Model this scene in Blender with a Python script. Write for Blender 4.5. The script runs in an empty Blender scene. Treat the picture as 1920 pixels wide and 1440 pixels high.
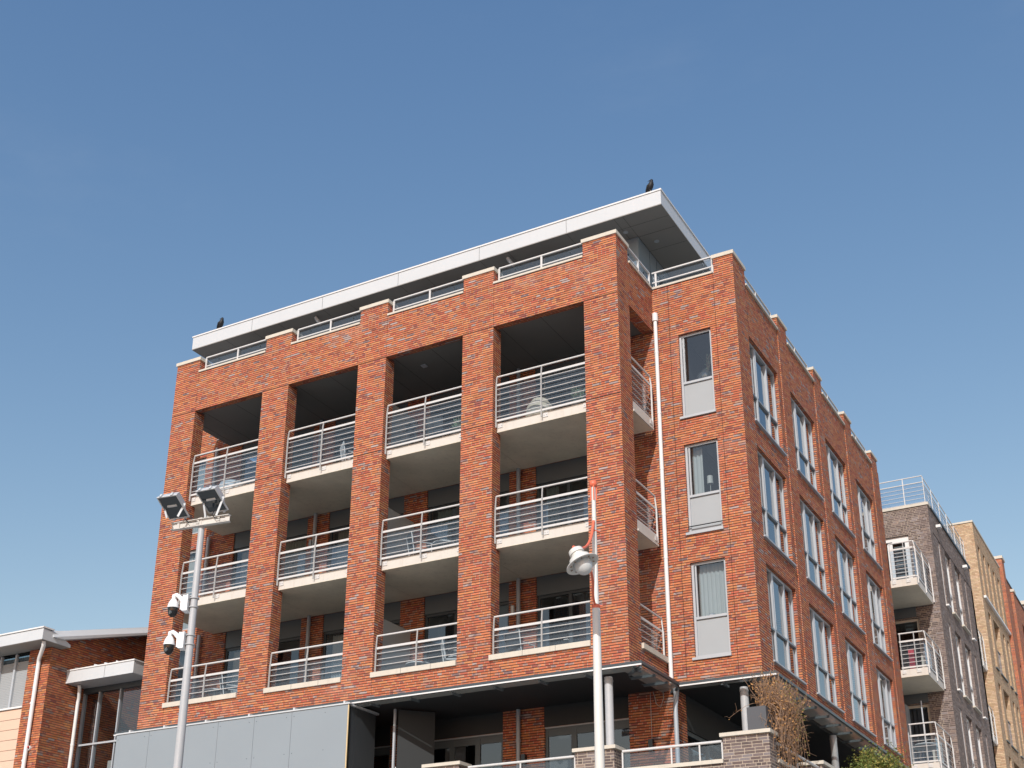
import bpy, math, random
from mathutils import Vector, Matrix
random.seed(7)
S = bpy.context.scene
C = S.collection
# ------------------------------------------------------------------ camera
f = Vector((-math.sin(.512)*math.cos(.382), math.cos(.512)*math.cos(.382), math.sin(.382)))
r0 = Vector((math.cos(.512), math.sin(.512), 0)); u0 = r0.cross(f)
c_, s_ = math.cos(.0056), math.sin(.0056)
r1 = c_*r0 + s_*u0; u1 = -s_*r0 + c_*u0
cd = bpy.data.cameras.new('camera'); cam = bpy.data.objects.new('camera', cd); C.objects.link(cam)
cam.matrix_world = Matrix(((r1.x, u1.x, -f.x, 10.579), (r1.y, u1.y, -f.y, -24.404), (r1.z, u1.z, -f.z, 1.6), (0, 0, 0, 1)))
cd.sensor_width = 36; cd.lens = 2390.96*36/1920; cd.shift_x = .00917; cd.shift_y = .1293
cd.clip_start = .1; cd.clip_end = 3000
S.camera = cam
# ------------------------------------------------------------------ world and sun
SUN = Vector((.223, -1, .68)).normalized()
EL = math.asin(SUN.z); AZ = math.atan2(SUN.x, SUN.y)
w = bpy.data.worlds.new('World'); S.world = w; w.use_nodes = True
nt = w.node_tree; sky = nt.nodes.new('ShaderNodeTexSky'); sky.sky_type = 'NISHITA'; sky.sun_disc = False
sky.sun_elevation = EL; sky.sun_rotation = AZ; sky.air_density = 1.3; sky.dust_density = .6; sky.ozone_density = 2.5
bg = nt.nodes['Background']; bg.inputs[1].default_value = .15
sep = nt.nodes.new('ShaderNodeSeparateColor'); cmb = nt.nodes.new('ShaderNodeCombineColor'); nt.links.new(sky.outputs[0], sep.inputs[0])
for i_, (p_, g_) in enumerate(((1.27, .845), (1.03, .935), (.75, 1.32))):
    a_ = nt.nodes.new('ShaderNodeMath'); a_.operation = 'POWER'; a_.inputs[1].default_value = p_
    b_ = nt.nodes.new('ShaderNodeMath'); b_.operation = 'MULTIPLY'; b_.inputs[1].default_value = g_
    nt.links.new(sep.outputs[i_], a_.inputs[0]); nt.links.new(a_.outputs[0], b_.inputs[0]); nt.links.new(b_.outputs[0], cmb.inputs[i_])
tcw = nt.nodes.new('ShaderNodeTexCoord'); mpw = nt.nodes.new('ShaderNodeMapping'); mpw.inputs['Scale'].default_value = (1.0, 1.6, 3.2)
nzw = nt.nodes.new('ShaderNodeTexNoise'); nzw.inputs['Scale'].default_value = 2.6; nzw.inputs['Detail'].default_value = 9; nzw.inputs['Roughness'].default_value = .62
rmw = nt.nodes.new('ShaderNodeMapRange'); rmw.interpolation_type = 'SMOOTHSTEP'; rmw.inputs[1].default_value = .52; rmw.inputs[2].default_value = .86; rmw.inputs[4].default_value = .07
mxw = nt.nodes.new('ShaderNodeMix'); mxw.data_type = 'RGBA'; mxw.inputs[7].default_value = (4.2, 4.5, 4.9, 1)
nt.links.new(tcw.outputs['Generated'], mpw.inputs[0]); nt.links.new(mpw.outputs[0], nzw.inputs['Vector']); nt.links.new(nzw.outputs['Fac'], rmw.inputs[0])
nt.links.new(rmw.outputs[0], mxw.inputs[0]); nt.links.new(cmb.outputs[0], mxw.inputs[6]); nt.links.new(mxw.outputs[2], bg.inputs[0])
sl = bpy.data.lights.new('sun', 'SUN'); sl.energy = 3.7; sl.angle = math.radians(.53); sl.color = (1, .97, .93)
so = bpy.data.objects.new('sun', sl); C.objects.link(so); so.rotation_euler = SUN.to_track_quat('Z', 'Y').to_euler(); so.location = (30, -60, 60)
V = S.view_settings; V.view_transform = 'Standard'; V.look = 'None'; V.exposure = 0; V.gamma = 1; V.use_curve_mapping = False
S.cycles.max_bounces = 8; S.cycles.diffuse_bounces = 2; S.cycles.transparent_max_bounces = 16; S.cycles.caustics_reflective = False; S.cycles.caustics_refractive = False

# ------------------------------------------------------------------ materials
def newmat(name):
    m = bpy.data.materials.new(name); m.use_nodes = True; n = m.node_tree.nodes; n.clear()
    return m, m.node_tree
class G:
    """tiny helper to chain math nodes"""
    def __init__(s, nt): s.nt = nt
    def n(s, t, **k):
        x = s.nt.nodes.new(t)
        for a, b in k.items(): setattr(x, a, b)
        return x
    def put(s, sock, v):
        if hasattr(v, 'is_linked') or hasattr(v, 'links'): s.nt.links.new(v, sock)
        else: sock.default_value = v
    def m(s, op, a, b=0.0, c=0.0, clamp=False):
        x = s.n('ShaderNodeMath', operation=op); x.use_clamp = clamp
        s.put(x.inputs[0], a); s.put(x.inputs[1], b)
        if op in ('MULTIPLY_ADD', 'SMOOTH_MIN'): s.put(x.inputs[2], c)
        return x.outputs[0]
    def step(s, x, lo, hi):
        q = s.n('ShaderNodeMapRange', interpolation_type='SMOOTHSTEP')
        s.put(q.inputs[0], x); q.inputs[1].default_value = lo; q.inputs[2].default_value = hi
        return q.outputs[0]
    def mix(s, f_, a, b, mode='MIX'):
        q = s.n('ShaderNodeMix', data_type='RGBA', blend_type=mode)
        s.put(q.inputs[0], f_); s.put(q.inputs[6], a); s.put(q.inputs[7], b)
        return q.outputs[2]
    def noise(s, vec, scale, detail=3, rough=.5):
        q = s.n('ShaderNodeTexNoise'); s.put(q.inputs['Vector'], vec)
        q.inputs['Scale'].default_value = scale; q.inputs['Detail'].default_value = detail; q.inputs['Roughness'].default_value = rough
        return q.outputs['Fac']
    def comb(s, x, y, z=0.0):
        q = s.n('ShaderNodeCombineXYZ'); s.put(q.inputs[0], x); s.put(q.inputs[1], y); s.put(q.inputs[2], z); return q.outputs[0]
    def white(s, vec):
        q = s.n('ShaderNodeTexWhiteNoise', noise_dimensions='3D'); s.put(q.inputs['Vector'], vec); return q.outputs

def brick(name, cols, mortar_bedshade, ch=.0625, L=.22, jb=.011, jh=.010, cluster=.35, bump=.5, headmortar=None, split=.76):
    m, nt = newmat(name); g = G(nt)
    geo = g.n('ShaderNodeNewGeometry'); pos = geo.outputs['Position']; nrm = geo.outputs['True Normal']
    sp = g.n('ShaderNodeSeparateXYZ'); g.put(sp.inputs[0], pos)
    sn = g.n('ShaderNodeSeparateXYZ'); g.put(sn.inputs[0], nrm)
    ax = g.m('ABSOLUTE', sn.outputs[0]); ay = g.m('ABSOLUTE', sn.outputs[1]); az = g.m('ABSOLUTE', sn.outputs[2])
    isx = g.m('GREATER_THAN', ax, ay)
    u = g.m('ADD', g.m('MULTIPLY', isx, sp.outputs[1]), g.m('MULTIPLY', g.m('SUBTRACT', 1.0, isx), sp.outputs[0]))
    isz = g.m('GREATER_THAN', az, .7)
    v = g.m('ADD', g.m('MULTIPLY', isz, sp.outputs[1]), g.m('MULTIPLY', g.m('SUBTRACT', 1.0, isz), sp.outputs[2]))
    rv = g.m('DIVIDE', g.m('ADD', v, .5), ch); row = g.m('FLOOR', rv); fr = g.m('FRACT', rv)
    wr = g.white(g.comb(row, isx, 3.0))[0]
    half = g.m('MULTIPLY', g.m('MODULO', g.m('ADD', row, 1000.0), 2.0), .5)
    off = g.m('ADD', half, g.m('MULTIPLY', g.m('FLOOR', g.m('MULTIPLY', wr, 4.0)), .25))
    uu = g.m('ADD', g.m('DIVIDE', g.m('ADD', u, 50.0), L), off)
    col = g.m('FLOOR', uu); fu = g.m('FRACT', uu)
    isp = g.m('GREATER_THAN', g.white(g.comb(row, col, 7.0))[0], split)
    hi = g.m('GREATER_THAN', fu, .5)
    sub = g.m('MULTIPLY', isp, hi)
    wid = g.white(g.comb(row, g.m('ADD', col, g.m('MULTIPLY', sub, .5)), isx))
    wv = wid[0]
    # joint distances in metres
    dh = g.m('MULTIPLY', g.m('MINIMUM', fu, g.m('SUBTRACT', 1.0, fu)), L)
    dm = g.m('ADD', g.m('MULTIPLY', g.m('ABSOLUTE', g.m('SUBTRACT', fu, .5)), L), g.m('MULTIPLY', g.m('SUBTRACT', 1.0, isp), 1.0))
    dh = g.m('MINIMUM', dh, dm)
    db = g.m('MULTIPLY', g.m('MINIMUM', fr, g.m('SUBTRACT', 1.0, fr)), ch)
    wob = g.m('MULTIPLY', g.m('SUBTRACT', g.noise(pos, 30, 2), .5), .006)
    bh = g.step(g.m('ADD', dh, wob), jh*.5-.002, jh*.5+.002)
    bb = g.step(g.m('ADD', db, wob), jb*.5-.002, jb*.5+.003)
    body = g.m('MULTIPLY', bh, bb)
    cl = g.m('MULTIPLY', g.m('SUBTRACT', g.noise(g.comb(g.m('MULTIPLY', u, .7), g.m('MULTIPLY', v, 1.6), isx), 1.5, 3, .6), .5), cluster*2)
    t = g.m('ADD', wv, cl, clamp=True)
    rp = g.n('ShaderNodeValToRGB'); rp.color_ramp.interpolation = 'CONSTANT'; g.put(rp.inputs[0], t)
    e = rp.color_ramp.elements; e[0].position = 0; e[0].color = (*cols[0][1], 1); e.remove(e[1])
    for p_, c in cols[1:]:
        x = e.new(p_); x.color = (*c, 1)
    hs = g.n('ShaderNodeHueSaturation'); g.put(hs.inputs['Color'], rp.outputs[0])
    sc = g.n('ShaderNodeSeparateColor'); g.put(sc.inputs[0], wid[1])
    g.put(hs.inputs['Value'], g.m('MULTIPLY_ADD', sc.outputs[1], .24, .90)); g.put(hs.inputs['Hue'], g.m('MULTIPLY_ADD', sc.outputs[2], .016, .492))
    fine = g.noise(pos, 55, 4, .7)
    bc = g.mix(.35, hs.outputs[0], g.comb(fine, fine, fine), 'OVERLAY')
    mc = mortar_bedshade if headmortar is None else g.mix(g.step(db, jb*.5, jb*.5+.004), (*mortar_bedshade, 1), (*headmortar, 1))  # head joints keep their own colour; bed joints carry recess shadow as dark colour
    if headmortar is None: mc = (*mortar_bedshade, 1)
    stain = g.step(g.noise(g.comb(g.m('MULTIPLY', u, 1.0), g.m('MULTIPLY', v, .35), 2.0), .9, 5, .6), .25, .8)
    base = g.mix(body, mc, bc)
    base = g.mix(g.m('MULTIPLY', stain, .16), base, (.12, .085, .07, 1))
    bloom = g.step(g.noise(g.comb(g.m('MULTIPLY', u, .8), v, 9.0), .75, 6, .65), .54, .78)
    base = g.mix(g.m('MULTIPLY', bloom, .20), base, (.50, .40, .35, 1))
    soot = g.step(g.noise(g.comb(g.m('MULTIPLY', u, 5.0), g.m('MULTIPLY', v, .35), 4.0), 1.3, 4, .6), .55, .8)
    base = g.mix(g.m('MULTIPLY', soot, .16), base, (.08, .06, .05, 1))
    b = g.n('ShaderNodeBsdfPrincipled'); g.put(b.inputs['Base Color'], base); b.inputs['Roughness'].default_value = .88
    b.inputs['Specular IOR Level'].default_value = .25
    bp = g.n('ShaderNodeBump'); bp.inputs['Strength'].default_value = bump; bp.inputs['Distance'].default_value = .012
    g.put(bp.inputs['Height'], g.m('ADD', body, g.m('MULTIPLY', fine, .35))); g.put(b.inputs['Normal'], bp.outputs[0])
    o = g.n('ShaderNodeOutputMaterial'); g.put(o.inputs[0], b.outputs[0])
    return m

def plain(name, col, rough=.5, metal=0, var=.12, vscale=3.0, streak=0, streakcol=(.12, .10, .08), bump=0, bscale=60, spec=.5):
    m, nt = newmat(name); g = G(nt)
    pos = g.n('ShaderNodeNewGeometry').outputs['Position']
    n1 = g.noise(pos, vscale, 5, .6)
    k = g.m('MULTIPLY_ADD', n1, 2*var, 1-var)
    base = g.mix(1.0, (*col, 1), g.comb(k, k, k), 'MULTIPLY')
    if streak:
        sp = g.n('ShaderNodeSeparateXYZ'); g.put(sp.inputs[0], pos)
        sv = g.comb(g.m('MULTIPLY', sp.outputs[0], 6), g.m('MULTIPLY', sp.outputs[1], 6), g.m('MULTIPLY', sp.outputs[2], .8))
        base = g.mix(g.m('MULTIPLY', g.step(g.noise(sv, 1.6, 5, .65), .5, .8), streak), base, (*streakcol, 1))
    b = g.n('ShaderNodeBsdfPrincipled'); g.put(b.inputs['Base Color'], base); b.inputs['Roughness'].default_value = rough
    b.inputs['Metallic'].default_value = metal; b.inputs['Specular IOR Level'].default_value = spec
    if bump:
        bp = g.n('ShaderNodeBump'); bp.inputs['Strength'].default_value = bump; bp.inputs['Distance'].default_value = .01
        g.put(bp.inputs['Height'], g.noise(pos, bscale, 4)); g.put(b.inputs['Normal'], bp.outputs[0])
    o = g.n('ShaderNodeOutputMaterial'); g.put(o.inputs[0], b.outputs[0])
    return m

def glass(name, tint=(.75, .8, .82), refl=.06, gain=1.0, dif=0.0, difcol=(.5, .6, .7), rough=0.0, wave=.0):
    m, nt = newmat(name); g = G(nt)
    tr = g.n('ShaderNodeBsdfTransparent'); tr.inputs[0].default_value = (*tint, 1)
    gl = g.n('ShaderNodeBsdfGlossy'); gl.inputs[0].default_value = (.92, .96, 1, 1); gl.inputs['Roughness'].default_value = rough
    if wave:
        pos = g.n('ShaderNodeNewGeometry').outputs['Position']
        bp = g.n('ShaderNodeBump'); bp.inputs['Strength'].default_value = wave; bp.inputs['Distance'].default_value = .02
        g.put(bp.inputs['Height'], g.noise(pos, .9, 1)); g.put(gl.inputs['Normal'], bp.outputs[0])
    geo = g.n('ShaderNodeNewGeometry'); vd = g.n('ShaderNodeVectorMath', operation='DOT_PRODUCT')
    g.put(vd.inputs[0], geo.outputs['Incoming']); g.put(vd.inputs[1], geo.outputs['Normal'])
    cosv = g.m('MINIMUM', g.m('ABSOLUTE', vd.outputs['Value']), 1.0)
    sch = g.m('MULTIPLY_ADD', g.m('POWER', g.m('SUBTRACT', 1.0, cosv), 5.0), .96, .04)
    fac = g.m('ADD', g.m('MULTIPLY', sch, gain), refl, clamp=True)
    mx = g.n('ShaderNodeMixShader'); g.put(mx.inputs[0], fac); g.put(mx.inputs[1], tr.outputs[0]); g.put(mx.inputs[2], gl.outputs[0])
    out = mx.outputs[0]
    if dif:
        d = g.n('ShaderNodeBsdfDiffuse'); d.inputs[0].default_value = (*difcol, 1)
        m2 = g.n('ShaderNodeMixShader'); m2.inputs[0].default_value = dif
        g.put(m2.inputs[1], out); g.put(m2.inputs[2], d.outputs[0]); out = m2.outputs[0]
    o = g.n('ShaderNodeOutputMaterial'); g.put(o.inputs[0], out)
    return m

RED = [(0, (.55, .190, .086)), (.22, (.48, .145, .074)), (.44, (.58, .225, .105)), (.60, (.43, .125, .071)), (.72, (.52, .17, .086)), (.82, (.30, .098, .075)), (.87, (.46, .23, .155)), (.93, (.33, .205, .185)), (.96, (.22, .145, .15)), (.988, (.40, .31, .29))]
DRK = [(0, (.125, .095, .088)), (.25, (.155, .122, .115)), (.5, (.105, .083, .08)), (.7, (.18, .145, .14)), (.85, (.21, .185, .188)), (.95, (.25, .19, .16))]
TAN = [(0, (.54, .40, .26)), (.3, (.50, .35, .22)), (.55, (.60, .45, .30)), (.8, (.53, .38, .26)), (.92, (.46, .31, .20))]
RD2 = [(0, (.46, .16, .08)), (.3, (.40, .13, .07)), (.6, (.50, .19, .10)), (.85, (.34, .14, .10))]
M = dict(
 red=brick('red_brick', RED, (.055, .03, .024), headmortar=(.56, .36, .26), jb=.0175, jh=.012, cluster=.30, bump=.7),  # near-black bed colour paints the shadow line under each course
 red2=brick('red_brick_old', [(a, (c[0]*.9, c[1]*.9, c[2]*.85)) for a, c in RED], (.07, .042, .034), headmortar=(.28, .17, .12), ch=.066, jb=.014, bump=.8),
 dark=brick('brown_brick', DRK, (.50, .42, .33), cluster=.2, jb=.010, jh=.011, bump=.4),
 darkb=brick('grey_brick', DRK, (.36, .30, .25), cluster=.2, jb=.011, jh=.011, bump=.4),
 tan=brick('tan_brick', TAN, (.24, .15, .08), cluster=.15, headmortar=(.45, .3, .18)),
 rd2=brick('far_red_brick', RD2, (.3, .2, .15), cluster=.2),
 stone=plain('coping_stone', (.58, .54, .46), .8, var=.10, vscale=5, streak=.25, streakcol=(.3, .26, .2), bump=.2),
 conc=plain('balcony_concrete', (.60, .57, .52), .85, var=.10, vscale=4, streak=.35, streakcol=(.42, .33, .24), bump=.25),
 soff=plain('concrete_soffit', (.74, .68, .54), .9, var=.30, vscale=.9, bump=.2, bscale=25, streak=.35, streakcol=(.36, .31, .24)),
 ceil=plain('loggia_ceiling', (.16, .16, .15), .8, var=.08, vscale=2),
 black=plain('dark_joint', (.012, .012, .012), .9, var=.02),  # near-black fill of expansion joints, panel joints and board backing
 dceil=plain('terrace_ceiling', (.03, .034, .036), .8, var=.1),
 white=plain('white_metal', (.74, .74, .73), .38, var=.04, vscale=2, streak=.08),
 rail=plain('railing_metal', (.60, .60, .59), .42, var=.06, vscale=8, streak=.10),
 fascia=plain('fascia_metal', (.56, .585, .60), .35, var=.05, vscale=1.2, streak=.06),
 frame=plain('window_frame', (.42, .45, .48), .4, var=.05),
 wpanel=plain('window_panel', (.34, .37, .39), .5, var=.04, vscale=2),
 dframe=plain('dark_frame', (.05, .065, .075), .4, var=.05),
 gpanel=plain('grey_panel', (.095, .12, .135), .5, var=.08, vscale=2),
 clad=plain('grey_cladding', (.26, .30, .33), .42, var=.05, vscale=.8),
 clad2=plain('dark_cladding', (.055, .062, .068), .4, var=.06, vscale=.8),
 pent=plain('penthouse_panel', (.21, .27, .32), .4, var=.05),
 soffw=plain('roof_soffit', (.27, .26, .24), .7, var=.06, vscale=1.5),
 screen=plain('privacy_screen', (.50, .51, .50), .35, var=.04),
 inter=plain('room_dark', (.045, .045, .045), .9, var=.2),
 floor=plain('balcony_floor', (.07, .068, .062), .9),
 curtg=plain('curtain_green', (.28, .36, .35), .9, var=.06),
 curtw=plain('curtain_white', (.62, .63, .62), .9, var=.04),
 curtd=plain('curtain_dark', (.05, .065, .085), .9, var=.1),
 curtb=plain('curtain_beige', (.42, .39, .33), .9, var=.06),
 pvc=plain('drainpipe_white', (.76, .76, .75), .4, var=.04, streak=.12),
 zinc=plain('drainpipe_grey', (.36, .40, .44), .4, var=.08),
 galv=plain('galvanised_pole', (.43, .445, .46), .42, metal=.0, var=.10, vscale=9, streak=.12),
 beam=plain('light_beam_metal', (.60, .58, .54), .5, var=.12, vscale=12, streak=.2),
 cream=plain('lamp_cream', (.66, .65, .61), .4, var=.05, vscale=12, streak=.12),
 orange=plain('lamp_orange', (.72, .16, .085), .45, var=.08, vscale=15),
 globe=plain('lamp_globe', (.55, .57, .57), .25, var=.03),
 camw=plain('camera_white', (.85, .86, .87), .3, var=.02),
 camb=plain('camera_black', (.012, .012, .014), .12, var=.05),
 lens=plain('camera_lens', (.10, .12, .13), .08, var=.05),
 crow=plain('black_feathers', (.004, .0045, .007), .6, var=.4, vscale=40),
 pink=plain('pink_cladding', (.68, .48, .36), .7, var=.03),
 shut=plain('grey_shutter', (.34, .36, .37), .6, var=.04),
 plant=plain('plant_pot', (.06, .065, .07), .4, var=.1),
 planter=plain('anthracite_planter', (.075, .08, .09), .45, var=.08),
 twig=plain('dry_twig', (.30, .19, .125), .9, var=.35, vscale=30),
 dleaf=plain('dry_leaf', (.42, .22, .08), .8, var=.45, vscale=14),
 yleaf=plain('olive_leaf', (.26, .23, .055), .7, var=.4, vscale=14),
 gleaf=plain('green_leaf', (.13, .17, .035), .6, var=.45, vscale=12),
 pleaf=plain('pale_leaf', (.22, .32, .20), .7, var=.3, vscale=20),
 rattan=plain('rattan', (.52, .45, .34), .8, var=.2, vscale=60),
 cfab=plain('chair_dark', (.05, .055, .06), .6, var=.1),
 cwhite=plain('chair_white', (.66, .66, .64), .5, var=.05),
 cloth=plain('red_towel', (.55, .05, .07), .9, var=.1),
 wood=plain('pale_wood', (.72, .56, .32), .6, var=.1, vscale=20),
 redpl=plain('red_plastic', (.5, .03, .03), .35, var=.05),
 cable=plain('grey_cable', (.45, .44, .40), .5, var=.05),
 asph=plain('paving', (.34, .335, .315), .9, var=.15, vscale=.5),
 roofm=plain('roof_gravel', (.25, .24, .22), .95, var=.2, vscale=8),
 blind=plain('window_blind', (.50, .50, .47), .8, var=.03),
 bluep=plain('blue_glass_panel', (.10, .22, .36), .12, var=.06),
 wpane=glass('window_glass', (.62, .68, .70), .07, 1.35, wave=.02),
 rpane=glass('railing_glass', (.66, .76, .84), .02, 1.0, dif=.07, difcol=(.42, .52, .62)),
 frost=glass('canopy_glass', (.88, .92, .89), .05, .9, dif=.42, difcol=(.62, .64, .60), rough=.25),
 lensg=glass('floodlight_glass', (.30, .40, .42), .06, 1.2),
 vase=glass('vase_glass', (.72, .76, .78), .14, 2.2, dif=.10, difcol=(.6, .6, .6)),
)

# ------------------------------------------------------------------ mesh builder
ORG = {}
class MB:
    def __init__(s): s.v = []; s.f = []; s.sm = []
    def add(s, vs, fs, smooth=False):
        o = len(s.v); s.v += [Vector(p) for p in vs]; s.f += [tuple(i+o for i in q) for q in fs]; s.sm += [smooth]*len(fs); return s
    def box(s, x0, x1, y0, y1, z0, z1):
        return s.add([(x0,y0,z0),(x1,y0,z0),(x1,y1,z0),(x0,y1,z0),(x0,y0,z1),(x1,y0,z1),(x1,y1,z1),(x0,y1,z1)],
                     [(0,3,2,1),(4,5,6,7),(0,1,5,4),(1,2,6,5),(2,3,7,6),(3,0,4,7)])
    def beam(s, p, q, a, b, up=(0, 0, 1)):
        p, q = Vector(p), Vector(q); d = (q-p).normalized(); up = Vector(up)
        if abs(d.dot(up)) > .98: up = Vector((1, 0, 0))
        x = d.cross(up).normalized()*a/2; y = x.cross(d).normalized()*b/2
        vs = [e+k for e in (p, q) for k in (-x-y, x-y, x+y, -x+y)]
        return s.add(vs, [(0,1,2,3),(7,6,5,4),(0,4,5,1),(1,5,6,2),(2,6,7,3),(3,7,4,0)])
    def tube(s, pts, rs, n=10, cap=True):
        pts = [Vector(p) for p in pts]
        if not hasattr(rs, '__len__'): rs = [rs]*len(pts)
        prev = None; rings = []
        for i, p in enumerate(pts):
            d = (pts[min(i+1, len(pts)-1)]-pts[max(i-1, 0)]).normalized()
            if prev is None:
                a = Vector((0, 0, 1)) if abs(d.z) < .9 else Vector((1, 0, 0)); x = d.cross(a).normalized()
            else:
                x = (prev - d*prev.dot(d)).normalized()
            prev = x; y = d.cross(x)
            rings.append([p + rs[i]*(math.cos(t)*x+math.sin(t)*y) for t in [2*math.pi*k/n for k in range(n)]])
        vs = [v for r in rings for v in r]; fs = []
        for i in range(len(pts)-1):
            for k in range(n): fs.append((i*n+k, i*n+(k+1) % n, (i+1)*n+(k+1) % n, (i+1)*n+k))
        s.add(vs, fs, True)
        if cap:
            s.add(rings[0], [tuple(reversed(range(n)))]); s.add(rings[-1], [tuple(range(n))])
        return s
    def lathe(s, org, axis, prof, n=24):
        """prof: (distance along axis, radius)"""
        org = Vector(org); d = Vector(axis).normalized(); a = Vector((0, 0, 1)) if abs(d.z) < .9 else Vector((1, 0, 0))
        x = d.cross(a).normalized(); y = d.cross(x)
        ring = lambda t, r: [org+d*t+max(r, .0005)*(math.cos(k*2*math.pi/n)*x+math.sin(k*2*math.pi/n)*y) for k in range(n)]
        groups = [[prof[0]]]
        for i in range(1, len(prof)):
            groups[-1].append(prof[i])
            if i < len(prof)-1:
                a1 = math.atan2(prof[i][1]-prof[i-1][1], prof[i][0]-prof[i-1][0]); a2 = math.atan2(prof[i+1][1]-prof[i][1], prof[i+1][0]-prof[i][0])
                da = abs((a2-a1+math.pi) % (2*math.pi)-math.pi)
                if da > .7: groups.append([prof[i]])
        for gq in groups:
            vs = [v for t, r in gq for v in ring(t, r)]
            s.add(vs, [(i*n+k, i*n+(k+1) % n, (i+1)*n+(k+1) % n, (i+1)*n+k) for i in range(len(gq)-1) for k in range(n)], True)
        return s
    def quad(s, *p): return s.add(p, [tuple(range(len(p)))])
    def prism(s, poly, ax, t0, t1):
        """poly in the plane across axis ax ('x': poly=(y,z); 'y': (x,z); 'z': (x,y))"""
        mk = {'x': lambda p, t: (t, p[0], p[1]), 'y': lambda p, t: (p[0], t, p[1]), 'z': lambda p, t: (p[0], p[1], t)}[ax]
        n = len(poly); vs = [mk(p, t0) for p in poly]+[mk(p, t1) for p in poly]
        return s.add(vs, [tuple(range(n)), tuple(reversed(range(n, 2*n)))]+[(i, n+i, n+(i+1) % n, (i+1) % n) for i in range(n)])
    def wall(s, ax, a0, a1, t0, t1, z0, z1, holes=()):
        """wall slab with rectangular holes (a,b,zlo,zhi); ax='x' runs along x (thickness y t0..t1), ax='y' runs along y (thickness x)"""
        A = sorted({a0, a1, *[min(max(h[i], a0), a1) for h in holes for i in (0, 1)]}); Z = sorted({z0, z1, *[min(max(h[i], z0), z1) for h in holes for i in (2, 3)]})
        def solid(i, j):
            if i < 0 or j < 0 or i >= len(A)-1 or j >= len(Z)-1: return False
            a = (A[i]+A[i+1])/2; z = (Z[j]+Z[j+1])/2
            return not any(h[0] < a < h[1] and h[2] < z < h[3] for h in holes)
        P = (lambda a, t, z: (a, t, z)) if ax == 'x' else (lambda a, t, z: (t, a, z))
        for i in range(len(A)-1):
            for j in range(len(Z)-1):
                if not solid(i, j): continue
                a, b, c, d = A[i], A[i+1], Z[j], Z[j+1]
                s.quad(P(a, t0, c), P(b, t0, c), P(b, t0, d), P(a, t0, d)); s.quad(P(a, t1, c), P(a, t1, d), P(b, t1, d), P(b, t1, c))
                if not solid(i-1, j): s.quad(P(a, t0, c), P(a, t0, d), P(a, t1, d), P(a, t1, c))
                if not solid(i+1, j): s.quad(P(b, t0, c), P(b, t1, c), P(b, t1, d), P(b, t0, d))
                if not solid(i, j-1): s.quad(P(a, t0, c), P(a, t1, c), P(b, t1, c), P(b, t0, c))
                if not solid(i, j+1): s.quad(P(a, t0, d), P(b, t0, d), P(b, t1, d), P(a, t1, d))
        return s
    def build(s, name, mat, parent=None, label=None):
        org = ORG.get(parent.name, Vector((0, 0, 0))) if parent else Vector((0, 0, 0))
        me = bpy.data.meshes.new(name); me.from_pydata([v-org for v in s.v], [], s.f); me.validate()
        if len(me.polygons) == len(s.sm): me.polygons.foreach_set('use_smooth', s.sm)
        me.materials.append(M[mat]); me.update()
        import bmesh
        bm = bmesh.new(); bm.from_mesh(me); bmesh.ops.recalc_face_normals(bm, faces=bm.faces); bm.to_mesh(me); bm.free()
        o = bpy.data.objects.new(name, me); C.objects.link(o)
        if parent: o.parent = parent; ORG[o.name] = org
        if label: o['label'] = label
        return o
def thing(name, label, cat, loc, group=None):
    o = bpy.data.objects.new(name, None); C.objects.link(o); o.location = loc; ORG[o.name] = Vector(loc)
    o.empty_display_size = .2; o['label'] = label; o['category'] = cat
    if group: o['group'] = group
    return o
def box(name, mat, par, *b, label=None): return MB().box(*b).build(name, mat, par, label)

# ------------------------------------------------------------------ ground
gr = MB().quad((-600, -600, 0), (600, -600, 0), (600, 900, 0), (-600, 900, 0)).build('ground', 'asph'); gr['kind'] = 'structure'

# ================================================================== MAIN BUILDING
PL = [-14.199, -10.852, -7.599, -4.335, -.901]; PR = [-13.318, -9.944, -6.702, -3.436, 0.0]
ZC, ZLB, ZPB, ZT = 8.885, 19.322, 19.735, 18.085
YB, XC, YBK = 2.209, 2.205, 2.45
SL = [None, 12.147, 15.187]                      # slab undersides of the two upper balcony floors
BD = thing('apartment_building', 'orange red brick apartment block with balconies and a white overhanging flat roof', 'building', (-6, 8, 0))
# pillars
for i in range(5):
    d = .394 if i < 4 else .69
    z0 = ZC
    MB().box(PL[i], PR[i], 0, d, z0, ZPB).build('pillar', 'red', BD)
    m = MB().box(PL[i]-.03, PR[i]+.03, -.035, d+.05, ZPB, ZPB+.10); m.build('coping', 'stone', BD)
    for zz in (ZT, 15.36, 12.13): box('expansion_joint', 'black', BD, PL[i]+.01, PR[i]-.004, -.0025, .05, zz-.006, zz+.006)
# lintels / spandrels
for i in range(4):
    a, b = PR[i]+.008, PL[i+1]
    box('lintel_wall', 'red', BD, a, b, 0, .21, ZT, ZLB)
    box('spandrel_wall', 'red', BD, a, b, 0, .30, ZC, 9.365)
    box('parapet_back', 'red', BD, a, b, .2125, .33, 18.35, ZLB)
    box('coping', 'stone', BD, PR[i]+.0005, b, -.035, .36, ZLB, ZLB+.055)
    box('expansion_joint', 'black', BD, PR[i], a, .012, .20, ZT, ZLB-.001); box('expansion_joint', 'black', BD, PR[i], a, .012, .2, ZC, 9.364)
# side return of the corner pillar (faces +x) above and beside the loggia opening
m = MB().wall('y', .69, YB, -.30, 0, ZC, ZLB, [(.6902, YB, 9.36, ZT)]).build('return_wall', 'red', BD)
box('coping', 'stone', BD, -.33, .035, .745, YB-.036, ZLB, ZLB+.055)
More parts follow.
